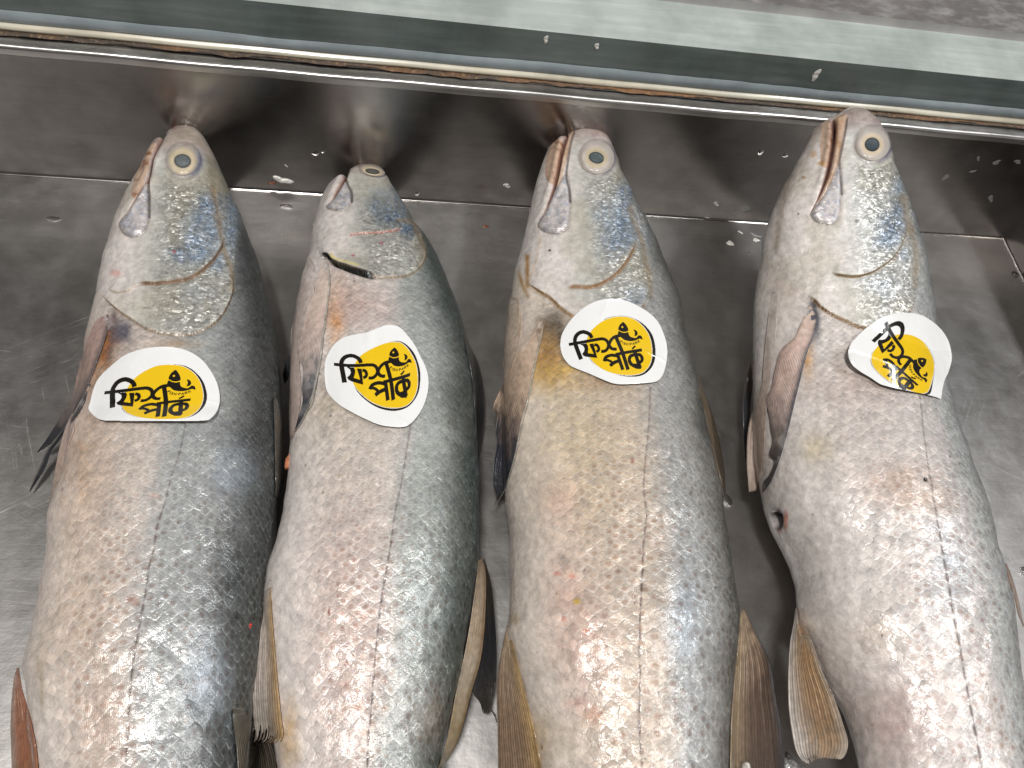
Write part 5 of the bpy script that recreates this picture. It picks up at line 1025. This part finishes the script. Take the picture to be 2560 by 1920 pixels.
blob('scrap_or_glint', 'A', (2055, 580), .0056, .0030, .0022, M_scrap, 'white scrap stuck on the back wall between the first two heads', 'scrap', True, .35, WS, 11, radians(20))
blob('scrap_or_glint', 'A', (1982, 604), .0024, .0018, .0014, M_brown2, 'brown scrap beside the white scrap on the back wall', 'scrap', True, .3, WS, 12)
blob('scrap_or_glint', 'A', (2082, 478), .0018, .0005, .0004, M_scrap, 'thin white sliver above the white scrap on the back wall', 'scrap', True, .1, WS, 13, radians(50))
blob('scrap_or_glint', 'G', (212, 675), .0026, .0020, .0010, M_scrap, 'small pale scrap on the back wall left of the third head', 'scrap', True, .3, WS, 14)
blob('scrap_or_glint', 'G', (45, 1000), .0032, .0012, .0006, M_brown2, 'brown speck on the floor between the second and third heads', 'scrap', False, .3, WS, 15)
q = at(*Q('B', (2098, 1020))[0], .046)
def scrap_poly(name, c, pts, z, mat, label, th=.0012, ripple=.0006):
    pl = crom(Q(c, *pts), 4, True); Pz = at(pl[:, 0], pl[:, 1], z+ripple*np.sin(np.arange(len(pl))*1.7)); cen = Pz.mean(0); n = len(Pz)
    rings = [cen+(Pz-cen)*k+np.array([0, 0, th*(1-k*k)]) for k in (0.02, .4, .7, .9, 1.)]+[Pz-np.array([0, 0, th])]
    V = np.vstack(rings)-cen; o = mesh(name, V, grid_faces(len(rings), n, True), mat); o.location = cen; tag(o, label, 'scrap', WS); return o
scrap_poly('scrap_or_glint', 'B', [(2108, 965), (2120, 1000), (2118, 1040), (2095, 1075), (2072, 1075), (2078, 1010), (2092, 990)], .048, M_orange, 'orange scrap of flesh on the belly edge of the second fish')
scrap_poly('plastic_scrap', 'C', [(1822, 580), (1832, 610), (1825, 640), (1800, 650), (1781, 645), (1786, 618), (1803, 590)], .055, M_red, 'bright red scrap between the first and second fish')
scrap_poly('scrap_or_glint', 'I', [(1925, 1620), (1955, 1618), (1972, 1660), (1975, 1720), (1920, 1720), (1920, 1650)], .052, M_scrap, 'white scrap beneath the rear dorsal fin of the third fish', .002)
scrap_poly('scrap_or_glint', 'L', [(425, 1560), (470, 1590), (520, 1630), (560, 1659), (570, 1760), (430, 1760)], .004, M_scale, 'glossy pale patch shaped for a white glint on the floor left of the rightmost anal fin', .002)  # solid patch standing in for a white glint on the floor
rs = np.random.RandomState(5)
LS = 'loose fish scales stuck in the tray'
spots = [('J', (95, 970), 1), ('J', (175, 935), 1), ('J', (75, 1190), 0), ('J', (150, 1110), 0), ('J', (260, 1130), 0), ('J', (265, 1165), 0), ('J', (205, 1262), 0), ('J', (1880, 570), 1), ('J', (1840, 665), 1), ('J', (1640, 708), 1), ('J', (2165, 595), 1), ('J', (2010, 600), 1), ('J', (1970, 862), 1), ('J', (1755, 1078), 1), ('G', (1865, 820), 1), ('G', (2000, 890), 1), ('G', (1800, 935), 1)]
names_ = ['on the wall foot left of the rightmost fish', 'small, on the wall beside the rightmost throat', 'pale, on the floor left of the rightmost gills', 'on the floor near the wall, left of the rightmost fish', 'larger white one on the floor beside the rightmost throat', 'lower of the two white ones beside the rightmost throat', 'long one on the floor left of the rightmost fish',
 'upper narrow one on the wall right of the rightmost eye', 'broad one on the wall right of the rightmost eye', 'dull one on the wall nearest the rightmost eye', 'at the far right edge of the back wall', 'faint small one on the wall at upper right', 'bright dot on the wall above the corner', 'small dot low on the wall near the corner', 'on the wall between third and fourth head', 'beside the wall foot between third and fourth fish', 'on the floor joint between third and fourth fish']
for (c, p, w_), nm in zip(spots, names_):
    s_ = .0012+.0016*rs.rand(); blob('fish_scale', c, p, s_*1.5, s_*.8, .0004, M_scale if c != 'G' and w_ or rs.rand() < .4 else M_scrap, 'loose scale '+nm, 'fish scale', bool(w_), .3, LS, int(rs.rand()*99), rs.rand()*2-1)
for (x_, y_), nm in (((Q('s4', (1, 1))[0]), ''),)[:0]: pass
# flecks on the glass behind
for (px, py, a, b), nm in zip([(Q('s3', (0, 0))[0][0]*0+1365, 98, .0016, .0026), (1492, 115, .0018, .0020), (2040, 187, .0024, .0046)], ['leftmost of the three on the dark glass', 'middle one of three on the dark glass', 'largest white one on the dark glass above the rightmost snout']):
    q = aty(px, py, Y1); o = dome('glass_fleck', (0, 0, 0), a, b, .0005, M_scrap, None, 8, 16, None, .25, 3); o.rotation_euler = (radians(90), radians(15), 0); o.location = (q[0], q[1]-.0002, q[2]); tag(o, 'white fleck, '+nm, 'fleck', 'white flecks on the glass')
